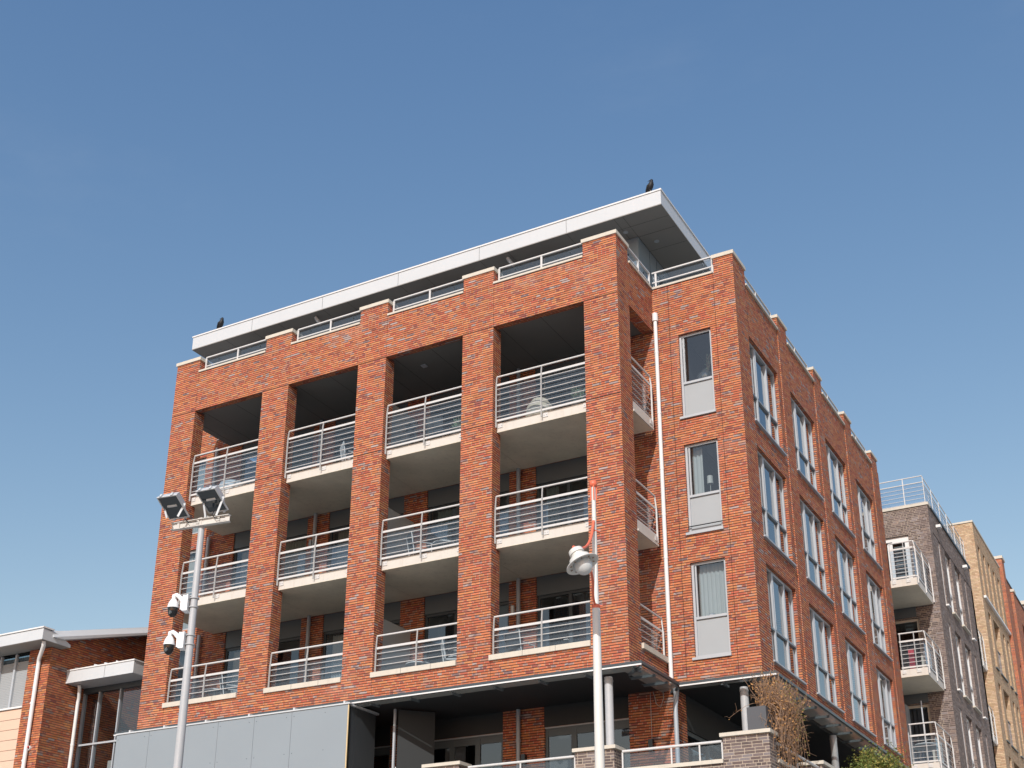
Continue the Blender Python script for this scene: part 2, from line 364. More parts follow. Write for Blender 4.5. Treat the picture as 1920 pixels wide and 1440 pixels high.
# wing front (plane B)
BW = (.657, 1.511); BT, BB = 17.808, 15.514
holes = [(BW[0], BW[1], BB-3.04*k, BT-3.04*k) for k in range(3)]
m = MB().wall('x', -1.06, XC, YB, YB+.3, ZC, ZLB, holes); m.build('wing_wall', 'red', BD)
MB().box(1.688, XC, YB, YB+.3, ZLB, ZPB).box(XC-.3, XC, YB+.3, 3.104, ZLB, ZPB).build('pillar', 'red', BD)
box('coping', 'stone', BD, 1.655, XC+.035, YB-.035, 3.135, ZPB, ZPB+.10)
box('coping', 'stone', BD, .036, 1.654, YB-.035, YB+.33, ZLB, ZLB+.055)
for q in ((.432, .442, ZC, ZLB), (.2, XC, 12.63, 12.638), (1.66, 1.668, ZC, ZLB)): box('expansion_joint', 'black', BD, q[0], q[1], YB-.0025, YB+.04, q[2], q[3])
# side facade
WA = [3.078, 6.496, 9.859, 13.294]; WB_ = [5.467, 8.867, 12.212, 15.543]; QE = [5.759, 9.16, 12.50, 15.84]; YE = 16.739
WT, WBT = 17.868, 15.482
holes = [(WA[c], WB_[c], WBT-3.04*k, WT-3.04*k) for c in range(4) for k in range(3)]
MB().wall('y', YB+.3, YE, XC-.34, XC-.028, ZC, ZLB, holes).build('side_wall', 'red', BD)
for k, (a, b) in enumerate([(YB+.3, WA[0])]+[(QE[i], (WA[i+1] if i < 3 else YE)) for i in range(4)]):
    m = MB().box(XC-.028, XC, a, b, ZC, ZLB)
    if k > 0: m.box(XC-.30, XC, a, min(a+.81, YE), ZLB, ZPB)
    m.build('pilaster', 'red', BD)
    if k > 0: box('coping', 'stone', BD, XC-.33, XC+.035, a-.035, min(a+.81, YE)+.035, ZPB, ZPB+.085)
lows = [(3.14, QE[0]-.036)]+[(QE[i]+.846, QE[i+1]-.036) for i in range(3)]
for a, b in lows: box('coping', 'stone', BD, XC-.33, XC+.03, a, b, ZLB, ZLB+.055)
MB().wall('x', -16.2, XC-.34, YE-.3, YE, 0, ZLB).build('rear_wall', 'red', BD)
MB().box(-16.2, -16.0, 2.751, YE-.3, 0, ZLB).build('rear_wall', 'red', BD)
# back wall of the loggias (y = 2.45)
PIER = [(-17, -15.9), (-15.03, -13.62), (-10.9, -10.15), (-7.608, -6.86), (-4.317, -3.54)]
DOOR = [(-15.9, -15.03), (-13.62, -10.9), (-10.15, -7.608), (-6.86, -4.317), (-3.54, -1.06)]
FL = [9.36, 12.40, 15.44]
holes = []
for k, fz in enumerate(FL):
    for j, (a, b) in enumerate(DOOR):
        holes.append((a, b, fz+.02, fz+(2.54 if j == 0 else 2.79 if k < 2 else 2.62)))
holes += [(-8.6, -7.77, 6.05, 8.30), (-6.68, -4.47, 6.05, 8.30), (-3.33, -1.06, 6.05, 8.30)]
MB().wall('x', -16.2, -1.06, YBK, YBK+.3, 6.0, ZLB, holes).build('loggia_back_wall', 'red', BD)
box('return_wall', 'red', BD, -1.06, .10, 2.30, 2.62, 6.0, ZC)         # brick pier on the terrace under the corner
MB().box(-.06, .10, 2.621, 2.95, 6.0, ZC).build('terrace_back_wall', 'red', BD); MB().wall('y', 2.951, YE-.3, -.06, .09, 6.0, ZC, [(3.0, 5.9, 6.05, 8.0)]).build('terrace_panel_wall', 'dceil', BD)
# floors / roof slabs / soffits
MB().prism([(-14.1, .34), (-.31, .34), (-.31, 2.52), (XC-.34, 2.52), (XC-.34, YE-.3), (-14.1, YE-.3)], 'z', 18.75, 18.95).build('roof_deck', 'roofm', BD)
box('upper_roof_slab', 'soffw', BD, -15.777, .426, 2.084, 14.2, 21.755, 21.78)
m = MB().box(-15.777, .426, 2.084, 14.2, 21.781, 22.20); m.build('roof_fascia', 'fascia', BD)
m = MB().box(-15.80, .45, 2.06, 14.22, 22.202, 22.245); m.build('roof_edge_trim', 'white', BD)
J = lambda *q: box('panel_joint', 'black', BD, *q)
for x in (-13.341, -10.614, -7.866, -5.114, -2.361): J(x-.004, x+.004, 2.0815, 2.1, 21.782, 22.2)
J(-15.7, .40, 3.176, 3.182, 21.7525, 21.76); J(-.95, .40, 3.97, 3.976, 21.7525, 21.76); J(-15.7, .4, 2.63, 2.635, 21.7525, 21.76)
for x in (-14.4, -13.3, -12.3, -10.6, -9.7, -7.8, -6.9, -5.1, -4.2, -2.36, -.95, -.70): J(x, x+.006, 2.1, 3.17 if x != -.70 else 9, 21.7525, 21.76)
for x, y in ((-.34, 3.6), (-.915, 2.8)): MB().lathe((x, y, 21.754), (0, 0, -1), [(0, .001), (0, .07), (.012, .07), (.014, .045), (.004, .04), (.004, 0)], 16).build('ceiling_light', 'frame', BD)
for x in (-4.33, -11.04): MB().tube([(x, 2.33, 21.75), (x+.06, 2.36, 21.62), (x+.1, 2.5, 21.56)], .055, 12).build('drain_pipe', 'zinc', BD)
# penthouse
MB().wall('x', -14.9, -.71, 3.17, 3.35, 18.95, 21.755, [(-13.9+3.1*k, -11.9+3.1*k, 19.2, 21.3) for k in range(4)]).build('penthouse_wall', 'pent', BD)
MB().wall('y', 3.351, 13.5, -.89, -.71, 18.95, 21.755, [(4.6, 6.6, 19.2, 21.35)]).build('penthouse_wall', 'pent', BD)
J(-.713, -.706, 3.95, 3.957, 19, 21.75); J(-.713, -.706, 4.45, 4.457, 19, 21.75)
for k in range(4): box('penthouse_window', 'wpane', BD, -13.9+3.1*k, -11.9+3.1*k, 3.23, 3.24, 19.2, 21.3)
box('penthouse_window', 'wpane', BD, -.80, -.79, 4.6, 6.6, 19.2, 21.35)
box('penthouse_interior', 'inter', BD, -14.7, -1.1, 4.2, 4.4, 18.96, 21.7)
# top loggia ceiling
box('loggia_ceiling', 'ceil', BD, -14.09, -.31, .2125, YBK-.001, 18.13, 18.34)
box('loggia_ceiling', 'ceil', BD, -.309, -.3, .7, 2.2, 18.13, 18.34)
for i in range(4):
    J(PR[i]+.08, PR[i]+.086, .22, 2.44, 18.1275, 18.14); J(PR[i]+1.22, PR[i]+1.226, .22, 2.44, 18.1275, 18.14); J(PR[i]-.55, PR[i]-.544, .4, 2.44, 18.1275, 18.14)
box('ceiling_light', 'frame', BD, -6.2, -6.05, .9, 1.05, 18.11, 18.129)
# terrace ceiling under the building
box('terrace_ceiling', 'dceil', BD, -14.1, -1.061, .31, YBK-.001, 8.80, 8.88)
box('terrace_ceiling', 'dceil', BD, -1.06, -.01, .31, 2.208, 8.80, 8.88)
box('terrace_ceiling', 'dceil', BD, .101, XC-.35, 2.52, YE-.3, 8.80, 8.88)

# ---- balconies
def railing(name, par, a, b, zs, zb, posts, outset=.0, rot=0, glassin=.05):
    """a,b: plan endpoints; zs=[top, flat, thin..., bottom]; zb post foot; posts: fractions"""
    a, b = Vector((*a, 0)), Vector((*b, 0)); d = (b-a); L = d.length; d.normalize(); nrm = Vector((d.y, -d.x, 0))   # outward
    m = MB(); up = lambda p, z: (p.x, p.y, z)
    m.tube([up(a, zs[0]), up(b, zs[0])], .024, 10)
    m.beam(up(a, zs[1]), up(b, zs[1]), .03, .055)
    for z in zs[2:-1]: m.tube([up(a, z), up(b, z)], .0095, 6)
    if zs[-1]: m.beam(up(a, zs[-1]), up(b, zs[-1]), .04, .05)
    for t in posts:
        p = a+d*(L*t)+nrm*.035
        q = p-d*.012
        for w_ in (p-d*.009, p+d*.009):
            m.beam(up(w_, zb), up(w_, zs[1]-.02), .007, .036, up=tuple(nrm)); m.beam(up(w_, zs[1]-.02), up(w_-nrm*.03, zs[0]-.01), .007, .026, up=tuple(nrm))
    r = m.build(name, 'rail', par)
    gi = -nrm*glassin
    g = MB()
    p, q = a+gi, b+gi
    zlo = zs[-1] or zb
    g.quad(up(p, zlo), up(q, zlo), up(q, zs[1]-.03), up(p, zs[1]-.03)); g.build('glass_panel', 'rpane', r)
    return r
def bracket(par, x, y, z, front=True):
    m = MB()
    if front:
        m.box(x, x+.13, y-.014, y, z, z+.11)
        for dx in (.035, .10): m.lathe((x+dx, y-.014, z+.06), (0, -1, 0), [(0, .013), (.012, .013), (.013, 0)], 8)
    else:
        m.box(x, x+.014, y, y+.13, z, z+.11)
    return m.build('bracket', 'rail', par)
Z3 = [16.69, 16.46, 16.35, 16.195, 16.04, 15.885, 15.73, 15.575, 15.475]
Z2 = [13.456, 13.145, 13.005, 12.85, 12.695, 12.54, 12.435]
Z1 = [10.43, 10.12, 9.985, 9.84, 9.69, 0]
for k, zb in ((2, 15.187), (1, 12.147)):
    zs = Z3 if k == 2 else Z2
    for i in range(4):
        a, b = PR[i]+.015, PL[i+1]-.012
        # slab: one per bay; runs behind the pillars up to the middle of each
        x0 = -14.09 if i == 0 else (PL[i]+PR[i])/2+.004; x1 = (PL[i+1]+PR[i+1])/2-.004 if i < 3 else -.005
        m = MB().prism([(x0, .4), (a, .4), (a, .20), (b, .20), (b, .4), (x1, .4 if i < 3 else .70), (x1, YBK-.001 if i < 3 else 1.9)] + ([(-1.07, 1.9), (-1.07, YBK-.001)] if i == 3 else []) + [(x0, YBK-.001)], 'z', zb+.012, zb+.25)
        sl = m.build('balcony_slab', 'conc', BD)
        box('bounce_blocker', 'floor', sl, x0+.01, x1-.02, .44, (YBK-.002 if i < 3 else 1.88), zb+.2501, zb+.262)  # unseen dark sheet added to cut light bouncing off the slab
        mm = MB().prism([(x0, .401), (a+.001, .401), (a+.001, .201), (b-.001, .201), (b-.001, .401), (x1-.001, .401 if i < 3 else .70), (x1-.001, YBK-.001 if i < 3 else 1.899)] + ([(-1.07, 1.899), (-1.07, YBK-.001)] if i == 3 else []) + [(x0, YBK-.001)], 'z', zb, zb+.0119)
        mm.build('soffit', 'soff', sl)
        railing('railing', sl, (a+.02, .15), (b-.0, .15), zs, zb+.10, (0, .505))
        for x in (a+.03, (a+b)/2+.03, b-.15): bracket(sl, x, .199, zb+.11)
        MB().lathe(((a+b)/2+.3, 1.1, zb), (0, 0, -1), [(0, 0), (0, .05), (.006, .045), (.006, 0)], 14).build('ceiling_light', 'soff', sl)
        if i == 3:
            railing('railing', sl, (-.05, .72), (-.05, 1.93), zs, zb+.10, (1.0,))
            bracket(sl, .0, 1.72, zb+.11, False)
            box('edge_strip', 'conc', sl, -.004, .025, .70, 1.9, zb-.001, zb+.05)
# lowest floor: sills and railings
for i in range(4):
    a, b = PR[i], PL[i+1]
    s = box('balcony_sill', 'stone', BD, a-.02, b, -.05, .34, 9.366, 9.49)
    MB().box(a+.85, a+.856, -.0525, 0, 9.366, 9.4925).box(a+1.68, a+1.686, -.0525, 0, 9.366, 9.4925).build('sill_joint', 'inter', s)
    railing('railing', s, (a+.03, .12), (b-.01, .12), Z1, 9.49, (0, .5))
    box('floor', 'floor', BD, a-.4, b+.4 if i < 3 else -1.07, .41, YBK-.001, 9.28, 9.36)
s = box('balcony_sill', 'stone', BD, -.32, .06, .69, 2.17, 9.366, 9.49)
railing('railing', s, (-.06, .72), (-.06, 2.05), Z1, 9.49, (1.0,))

# ---- windows and doors in the loggia back wall
def curtain(m, x0, x1, y, z0, z1, amp=.035, step=.09, ph=0, ax='x'):
    n = max(6, int((x1-x0)/.018)); vs = []; fs = []
    for i in range(n+1):
        t = x0+(x1-x0)*i/n; w_ = amp*math.sin(2*math.pi*t/step+ph)+amp*.4*math.sin(5.1*t+ph)
        p = (t, y+w_) if ax == 'x' else (y+w_, t)
        vs += [(p[0], p[1], z0), (p[0], p[1], z1)]
    for i in range(n): fs.append((2*i, 2*i+2, 2*i+3, 2*i+1))
    m.add(vs, fs, True); return m
cset = {(4, 1): [('curtg', -3.35, -3.0), ('curtw', -2.2, -1.7)], (4, 0): [('curtd', -3.2, -1.2)], (4, 2): [('curtd', -3.4, -1.2)],
        (3, 1): [('curtg', -6.7, -6.2)], (3, 0): [('curtd', -6.6, -5.0)], (3, 2): [('curtd', -6.6, -5.0)],
        (2, 1): [('curtb', -10.0, -8.3)], (2, 0): [('curtw', -9.95, -8.3)], (2, 2): [('curtd', -10, -8.3)],
        (1, 1): [('curtb', -12.7, -11.0), ('curtw', -13.5, -12.9)], (1, 0): [('curtw', -13.45, -12.8)], (1, 2): [('curtg', -12.9, -11.0)],
        (0, 1): [('curtw', -15.85, -15.1)], (0, 0): [('curtd', -15.85, -15.3)], (0, 2): [('curtw', -15.6, -15.1)]}
for k, fz in enumerate(FL):
    for j, (a, b) in enumerate(DOOR):
        top = fz+(2.54 if j == 0 else 2.79 if k < 2 else 2.62); y = YBK+.10
        head = top if j == 0 else fz+2.29                        # above this a grey panel
        if k == 2 and j > 0: head = fz+2.25
        m = MB(); w_ = .07; z0 = fz+.03
        mid = [] if j == 0 else [a+(b-a)*(.37 if j in (4, 3) else .55)]
        m.box(a, a+w_, y-.03, y+.04, z0, head-w_).box(b-w_, b, y-.03, y+.04, z0, head-w_).box(a, b, y-.03, y+.04, head-w_, head).box(a, b, y-.04, y+.04, z0-.01, z0+.05)
        for x in mid: m.box(x-.045, x+.045, y-.035, y+.035, z0+.051, head-w_-.001)
        fr = m.build('patio_door' if j else 'window', 'dframe' if j else 'frame', BD)
        MB().quad((a+w_, y, z0+.05), (b-w_, y, z0+.05), (b-w_, y, head-w_), (a+w_, y, head-w_)).build('pane', 'wpane', fr)
        for mat, x0, x1 in cset.get((j, k), []): curtain(MB(), x0, x1, y+.16, z0, head-w_, ph=j+k).build('curtain', mat, fr)
        if j:
            MB().tube([(mid[0]-.06, y-.04, fz+1.05), (mid[0]-.06, y-.085, fz+1.05), (mid[0]-.17, y-.085, fz+1.05)], .011, 6).build('handle', 'white', fr)
            box('fascia_panel', 'gpanel', BD, a, b, YBK+.03, YBK+.12, head+.001, top)
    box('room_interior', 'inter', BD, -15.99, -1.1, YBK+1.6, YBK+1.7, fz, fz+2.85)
for a, b in ((-8.6, -7.77), (-6.68, -4.47), (-3.33, -1.06)):
    m = MB(); y = YBK+.08; n = 3 if b-a > 2 else 1
    m.box(a, b, y-.03, y+.04, 8.22, 8.30).box(a, a+.07, y-.03, y+.04, 6.05, 8.22).box(b-.07, b, y-.03, y+.04, 6.05, 8.22)
    for q in range(1, n): x = a+(b-a)*q/n; m.box(x-.07, x+.07, y-.03, y+.04, 6.05, 8.2199)
    m.box(a+.07, b-.07, y-.02, y+.03, 8.08, 8.2198)
    fr = m.build('patio_door', 'gpanel', BD)
    box('door_head_trim', 'frame', fr, a, b, y-.06, y-.0305, 8.27, 8.30)
    MB().quad((a+.05, y, 6.05), (b-.05, y, 6.05), (b-.05, y, 8.2), (a+.05, y, 8.2)).build('pane', 'wpane', fr)
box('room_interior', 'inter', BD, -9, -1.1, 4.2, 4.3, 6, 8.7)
fr = MB().box(-.02, .05, 3.0, 3.08, 6.05, 8.0).box(-.02, .05, 5.82, 5.9, 6.05, 8.0).box(-.02, .05, 4.4, 4.48, 6.05, 7.95).box(-.02, .05, 3.081, 5.819, 7.9, 8.0).build('patio_door', 'gpanel', BD)
MB().quad((.01, 3.05, 6.05), (.01, 5.85, 6.05), (.01, 5.85, 7.95), (.01, 3.05, 7.95)).build('pane', 'wpane', fr)
# pipes in the loggias
for x, ys in ((-14.53, 2.37), (-10.56, 2.37), (-3.99, 2.37)):
    for z0, z1 in ((9.37, 12.14), (12.40, 15.18), (15.44, 18.12), (6.1, 8.79)):
        if x == -14.53 and z0 < 9: continue
        m = MB().tube([(x, ys-.02, z0), (x, ys-.02, z1)], .052, 12).tube([(x, ys-.02, z0+1.9), (x, ys-.02, z0+1.96)], .062, 12); m.build('drain_pipe', 'zinc' if x != -14.53 else 'frame', BD)
# privacy screens behind pillar 2
for fz in FL:
    MB().box(-7.17, -7.13, .45, 2.25, fz+.02, fz+1.82).build('privacy_screen', 'screen', BD)
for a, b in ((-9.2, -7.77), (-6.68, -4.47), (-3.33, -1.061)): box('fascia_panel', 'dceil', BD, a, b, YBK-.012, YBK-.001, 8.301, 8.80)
for x, y, z in ((-4.18, 2.44, 11.35), (-10.72, 2.44, 14.3)):
    MB().box(x-.04, x+.04, y-.07, y+.009, z-.12, z+.12).build('wall_lamp', 'cwhite' if x > -5 else 'frame', BD)

# ---- wing windows
for k in range(3):
    zt, zb = BT-3.04*k, BB-3.04*k; y = YB+.07; a, b = BW; zm = zb+.945
    m = MB().box(a, a+.055, y, y+.07, zb, zt).box(b-.055, b, y, y+.07, zb, zt).box(a+.055, b-.055, y, y+.07, zt-.055, zt).box(a+.055, b-.055, y, y+.07, zb, zb+.06).box(a+.055, b-.055, y-.01, y+.07, zm-.03, zm+.03)
    fr = m.build('window', 'frame', BD)
    m = MB().box(a+.075, a+.11, y+.02, y+.06, zm+.031, zt-.056).build('casement', 'frame', fr)
    MB().quad((a+.055, y+.045, zm), (b-.055, y+.045, zm), (b-.055, y+.045, zt-.05), (a+.055, y+.045, zt-.05)).build('pane', 'wpane', fr)
    box('infill_panel', 'wpanel', fr, a+.056, b-.056, y+.03, y+.05, zb+.061, zm-.031)
    box('window_sill', 'frame', fr, a-.05, b+.02, YB-.05, y-.001, zb-.06, zb-.0)
    box('room_interior', 'inter', BD, a-.3, b+.25, 4.0, 4.05, zb, zt)
curtain(MB(), .73, 1.0, YB+.32, BB-3.04+.6, BT-3.04, .02, .1).build('curtain', 'curtw', BD)
curtain(MB(), .73, 1.46, YB+.30, BB-6.08+.6, BT-6.08, .02, .1).build('curtain', 'curtw', BD)
# ---- side facade windows
for c in range(4):
    for k in range(3):
        a, b = WA[c], WB_[c]; zb, zt = WBT-3.04*k, WT-3.04*k; x0, x1 = 1.99, 2.085; zm = zb+.90
        m1, m2 = a+.72, a+1.67; w_ = .055
        m = MB().box(x0, x1, a, a+w_, zb, zt).box(x0, x1, b-w_, b, zb, zt).box(x0, x1, a+w_, b-w_, zt-w_, zt).box(x0, x1, a+w_, b-w_, zb, zb+w_)
        for q in (m1, m2): m.box(x0-.002, x1+.012, q-.036, q+.036, zb+w_, zt-w_)
        fr = m.build('window', 'frame', BD)
        m = MB()
        for p, q in ((a+w_, m1-.036), (m1+.036, m2-.036), (m2+.036, b-w_)): m.box(x0+.004, x1+.006, p, q, zm-.025, zm+.025)
        m.build('transom', 'clad', fr)
        m = MB()
        m.box(x0+.01, x1+.02, m1+.037, m1+.07, zm+.026, zt-w_-.001).box(x0+.01, x1+.02, m2-.07, m2-.037, zm+.026, zt-w_-.001).box(x0+.01, x1+.02, m1+.07, m2-.07, zt-w_-.04, zt-w_-.001)
        m.build('casement', 'frame', fr)
        MB().quad((x0+.05, a+.05, zb+.05), (x0+.05, b-.05, zb+.05), (x0+.05, b-.05, zt-.05), (x0+.05, a+.05, zt-.05)).build('pane', 'wpane', fr)
        box('window_sill', 'zinc', fr, x1+.001, XC+.045, a-.02, b+.02, zb-.045, zb-.005)
        cm = random.choice(['curtw', 'curtb', 'curtw'])
        if random.random() < .45: curtain(MB(), a+.1, a+.1+random.uniform(.12, .3), x0-.12, zb, zt, ax='y').build('curtain', cm, fr)
        if c == 3:
            box('roller_blind', 'blind', fr, x0-.03, x0-.02, a+.1, a+.68, zt-random.choice([.5, 1.1]), zt-.06)
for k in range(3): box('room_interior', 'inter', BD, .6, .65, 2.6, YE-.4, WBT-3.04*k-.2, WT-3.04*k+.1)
# ---- parapet railings
def prail(a, b, z, posts):
    a, b = Vector((*a, 0)), Vector((*b, 0)); d = (b-a); L = d.length; d.normalize(); n = Vector((d.y, -d.x, 0)); m = MB()
    up = lambda p, zz: (p.x, p.y, zz)
    m.beam(up(a, z+.51), up(b, z+.51), .045, .035); m.beam(up(a, z+.22), up(b, z+.22), .035, .03)
    for t in posts: p = a+d*L*t; m.beam(up(p, z-.02), up(p, z+.5), .03, .05)
    r = m.build('parapet_railing', 'rail', BD); g = MB(); p, q = a-n*.05, b-n*.05
    g.quad(up(p, z+.06), up(q, z+.06), up(q, z+.47), up(p, z+.47)); g.build('glass_panel', 'rpane', r)
    m = MB()
    for t in (.18, .82):
        c = a+d*L*t-n*.03
        for zz in (z+.40, z+.14): m.beam(up(c, zz), up(c-n*.06, zz), .02, .05)
    m.build('glass_clip', 'dframe', r)
ZR_ = ZLB+.055
for i in range(4): prail((PR[i]+.05, .2), (PL[i+1]-.02, .2), ZR_, (.0, .5, .995))
prail((-.08, .80), (-.08, YB+.08), ZR_, (.5, .98)); prail((-.02, YB+.12), (1.66, YB+.12), ZR_, (.06, .98))
for a, b in lows: prail((XC-.16, a+.02), (XC-.16, b), ZR_, (0, .5, 1))
# ---- downpipe on the wing
m = MB().tube([(.09, YB-.075, 8.9), (.09, YB-.075, 18.40)], .05, 14).tube([(.09, YB-.075, 18.33), (.09, YB-.075, 18.55)], .075, 14)
for z in (10.1, 11.9, 13.0, 14.2, 15.7, 17.4): m.tube([(.09, YB-.075, z), (.09, YB-.075, z+.05)], .056, 14)
m.build('downpipe', 'pvc', BD)
m = MB().tube([(.17, YB-.02, 8.78), (.17, YB-.02, 8.62), (.16, YB-.08, 8.35), (.16, YB-.08, 6.1)], [.075, .06, .052, .052], 14); m.build('downpipe', 'zinc', BD)

# ---- canopy ring
CN = BD
m = MB().box(-14.9, .32, -.10, -.03, 8.80, 8.868).box(.25, .32, -.029, 2.03, 8.80, 8.868).box(.321, 2.56, 2.03, 2.10, 8.80, 8.868).box(2.49, 2.56, 2.101, YE, 8.80, 8.868)
canopy = m.build('canopy', 'dframe', CN)
MB().box(-14.9, .315, -.118, -.092, 8.768, 8.799).box(.322, 2.57, 2.012, 2.038, 8.768, 8.799).build('edge_trim', 'white', canopy)
g = MB()
for x0, x1, y0, y1 in ((-7.1, .24, -.09, .24), (-.22, .31, .241, 2.02), (-.22, 2.55, 2.041, 2.25), (2.02, 2.55, 2.251, YE)): g.quad((x0, y0, 8.758), (x1, y0, 8.758), (x1, y1, 8.758), (x0, y1, 8.758))
g.build('canopy_glass', 'frost', canopy)
def cbr(p, q):
    p, q = Vector(p), Vector(q); m = MB().beam(p, q, .045, .055); e = (q-p).normalized(); m.beam(q-e*.01, q+e*.05+Vector((0, 0, .05)), .03, .02); m.build('bracket', 'gpanel', canopy)
for x in [-6.7+1.13*k for k in range(7)]: cbr((x, -.02, 8.735), (x+.03, .32, 8.735))
for y in (.75, 1.45): cbr((.27, y, 8.735), (-.3, y, 8.735))
cbr((.29, -.07, 8.735), (-.2, .42, 8.735)); cbr((.28, 2.04, 8.735), (-.2, 2.5, 8.73))
cbr((1.3, 2.08, 8.735), (1.33, 2.42, 8.735)); cbr((2.52, 2.07, 8.735), (2.03, 2.45, 8.735))
for k in range(13): cbr((2.5, 3.2+1.05*k, 8.735), (1.95, 3.2+1.05*k, 8.735))
# columns
for x, y in ((-.64, .30), (1.66, 2.50), (2.0, 8.42), (2.0, 13.5)):
    MB().tube([(x, y, 6.0), (x, y, 8.70)], .092, 20).tube([(x, y, 8.60), (x, y, 8.64)], .10, 20).build('column', 'galv', BD)
# wall spots on the terrace
for x, y, z in ((-.5, 2.28, 7.55), (-3.85, 2.43, 7.55)):
    MB().box(x-.05, x+.05, y-.11, y+.01, z-.14, z+.14).build('wall_lamp', 'camb', BD)
m = MB().tube([(-.42, 2.27, 8.79), (-.35, 2.26, 8.5), (-.25, 2.25, 8.40), (-.17, 2.26, 8.6), (-.18, 2.27, 8.79)], .008, 5); m.tube([(-.5, 2.28, 8.79), (-.5, 2.28, 7.7)], .007, 5); m.build('loose_cable', 'cable', BD)
MB().tube([(-6.9, 2.42, 8.7), (-6.93, 2.41, 8.3), (-7.02, 2.4, 8.05), (-6.9, 2.4, 7.8), (-6.95, 2.41, 7.5)], .008, 5).build('loose_cable', 'cable', BD)

# ---- cladding box at the left under the brick
GB = thing('panel_enclosure', 'grey panelled enclosure with a pale yellow corner edge under the lowest balconies', 'enclosure', (-11, 0, 0))
m = MB()
xs = [-14.63, -13.47, -12.31, -11.15, -9.99, -8.83, -7.165]
for a, b in zip(xs[:-1], xs[1:]): m.box(a+.004, b-.004, -.26, -.23, 3.0, 8.73)
m.build('front_panel', 'clad', GB)
box('backing', 'dframe', GB, -14.63, -7.17, -.229, -.15, 3.0, 8.70)
MB().box(-7.20, -7.17, -.228, .05, 3, 8.70).box(-7.20, -7.17, .056, .91, 3, 8.70).build('side_panel', 'clad2', GB)
box('corner_edge', 'wood', GB, -7.164, -7.14, -.262, -.235, 3.0, 8.72)
MB().box(-14.64, -7.10, -.285, -.14, 8.731, 8.765).box(-7.22, -7.10, -.139, .95, 8.701, 8.745).build('top_trim', 'fascia', GB)
m = MB()
for a in xs[:-1]:
    for dx in (.07, 1.0):
        for z in (5.0, 5.9, 6.8, 7.7, 8.6): m.lathe((a+dx, -.26, z), (0, -1, 0), [(0, .011), (.004, .010), (.005, 0)], 6)
m.build('rivets', 'dframe', GB)
for x in (-14.2, -13.0, -11.6, -10.2, -8.8, -7.3): MB().box(x, x+.05, -.27, -.12, 8.766, 8.82).build('clip', 'fascia', GB)
MB().box(-6.54, -6.49, .75, .80, 4, 8.75).box(-6.44, -6.41, .95, .98, 4, 8.75).build('steel_post', 'frame', GB)
MB().quad((-6.47, .84, 4), (-5.85, 1.5, 4), (-5.85, 1.5, 8.74), (-6.47, .84, 8.74)).quad((-6.44, .83, 4), (-6.44, .83, 8.74), (-5.82, 1.48, 8.74), (-5.82, 1.48, 4)).build('dark_screen', 'dceil', GB)
MB().tube([(-6.46, .78, 7.35), (-5.9, .9, 6.2)], .012, 6).build('stay_rod', 'rail', GB)

# ================================================================== TERRACE WALL
TW = thing('terrace_wall', 'low brown brick terrace wall with pale stone copings and steel rails', 'wall', (0, .1, 0))
MB().wall('x', -12, 2.936, 0, .25, 0, 6.55).wall('y', .25, 16, 2.686, 2.936, 0, 6.55).build('wall', 'dark', TW)
for a, b in ((-5.13, -4.22), (-1.33, -.42), (1.976, 2.936)):
    MB().box(a, b, -.0, .44, 6.551, 7.075).build('pier', 'dark', TW)
    box('coping', 'stone', TW, a-.05, b+.05, -.05, .49, 7.0755, 7.15)
for y in (3.7, 7.3, 10.9):
    MB().box(2.44, 2.936, y, y+.85, 6.551, 7.075).build('pier', 'dark', TW); box('coping', 'stone', TW, 2.39, 2.99, y-.05, y+.9, 7.0755, 7.15)
box('coping', 'stone', TW, -.41, 1.97, -.05, .28, 6.5505, 6.63); box('coping', 'stone', TW, -4.21, -1.34, -.05, .28, 6.5505, 6.63); box('coping', 'stone', TW, 2.65, 2.99, .45, 3.69, 6.5505, 6.63)
box('coping', 'stone', TW, 2.65, 2.99, 4.56, 7.29, 6.5505, 6.63)
box('terrace_floor', 'dceil', TW, -12, 2.68, .26, 16, 5.9, 6.0)
for a, b, ps in (((-4.0, .05), (-1.36, .05), (0, .5, 1)), ((-.25, .05), (1.94, .05), (0, .5, .78, 1)), ((2.85, .5), (2.85, 3.65), (.1, .5, 1)), ((2.85, 4.6), (2.85, 7.2), (0, .5, 1))):
    A, B = Vector((*a, 0)), Vector((*b, 0)); m = MB().tube([(*a, 7.0), (*b, 7.0)], .03, 12)
    for t in ps: p = A.lerp(B, t); m.beam((p.x, p.y, 6.6), (p.x, p.y, 6.98), .03, .03)
    rl = m.build('railing', 'rail', TW)
    if a[1] < .2: MB().quad((a[0], a[1]+.03, 6.66), (b[0]-.001, b[1]+.03, 6.66), (b[0]-.001, b[1]+.03, 6.95), (a[0], a[1]+.03, 6.95)).build('glass_panel', 'rpane', rl)

# planter with dried climber and a round shrub
PT = thing('planter_box', 'anthracite square planter box on the corner pier of the terrace wall', 'planter', (2.7, .5, 7.15))
m = MB(); m.box(2.49, 2.885, .08, .11, 7.16, 7.64).box(2.855, 2.885, .111, 1.4, 7.16, 7.64).box(2.49, 2.52, .111, 1.4, 7.16, 7.64).box(2.521, 2.854, 1.37, 1.4, 7.16, 7.64); m.build('box_shell', 'planter', PT)
box('soil', 'inter', PT, 2.521, 2.854, .112, 1.369, 7.3, 7.58)
def leafquad(m, p, s, rnd):
    a = Vector((rnd.gauss(0, 1), rnd.gauss(0, 1), rnd.gauss(0, 1))).normalized(); b = a.orthogonal().normalized()
    b = Matrix.Rotation(rnd.uniform(0, 6.28), 3, a) @ b; c = a.cross(b)
    m.add([p-b*s, p+c*s*.45, p+b*s, p-c*s*.45], [(0, 1, 2, 3)])
rnd = random.Random(3)
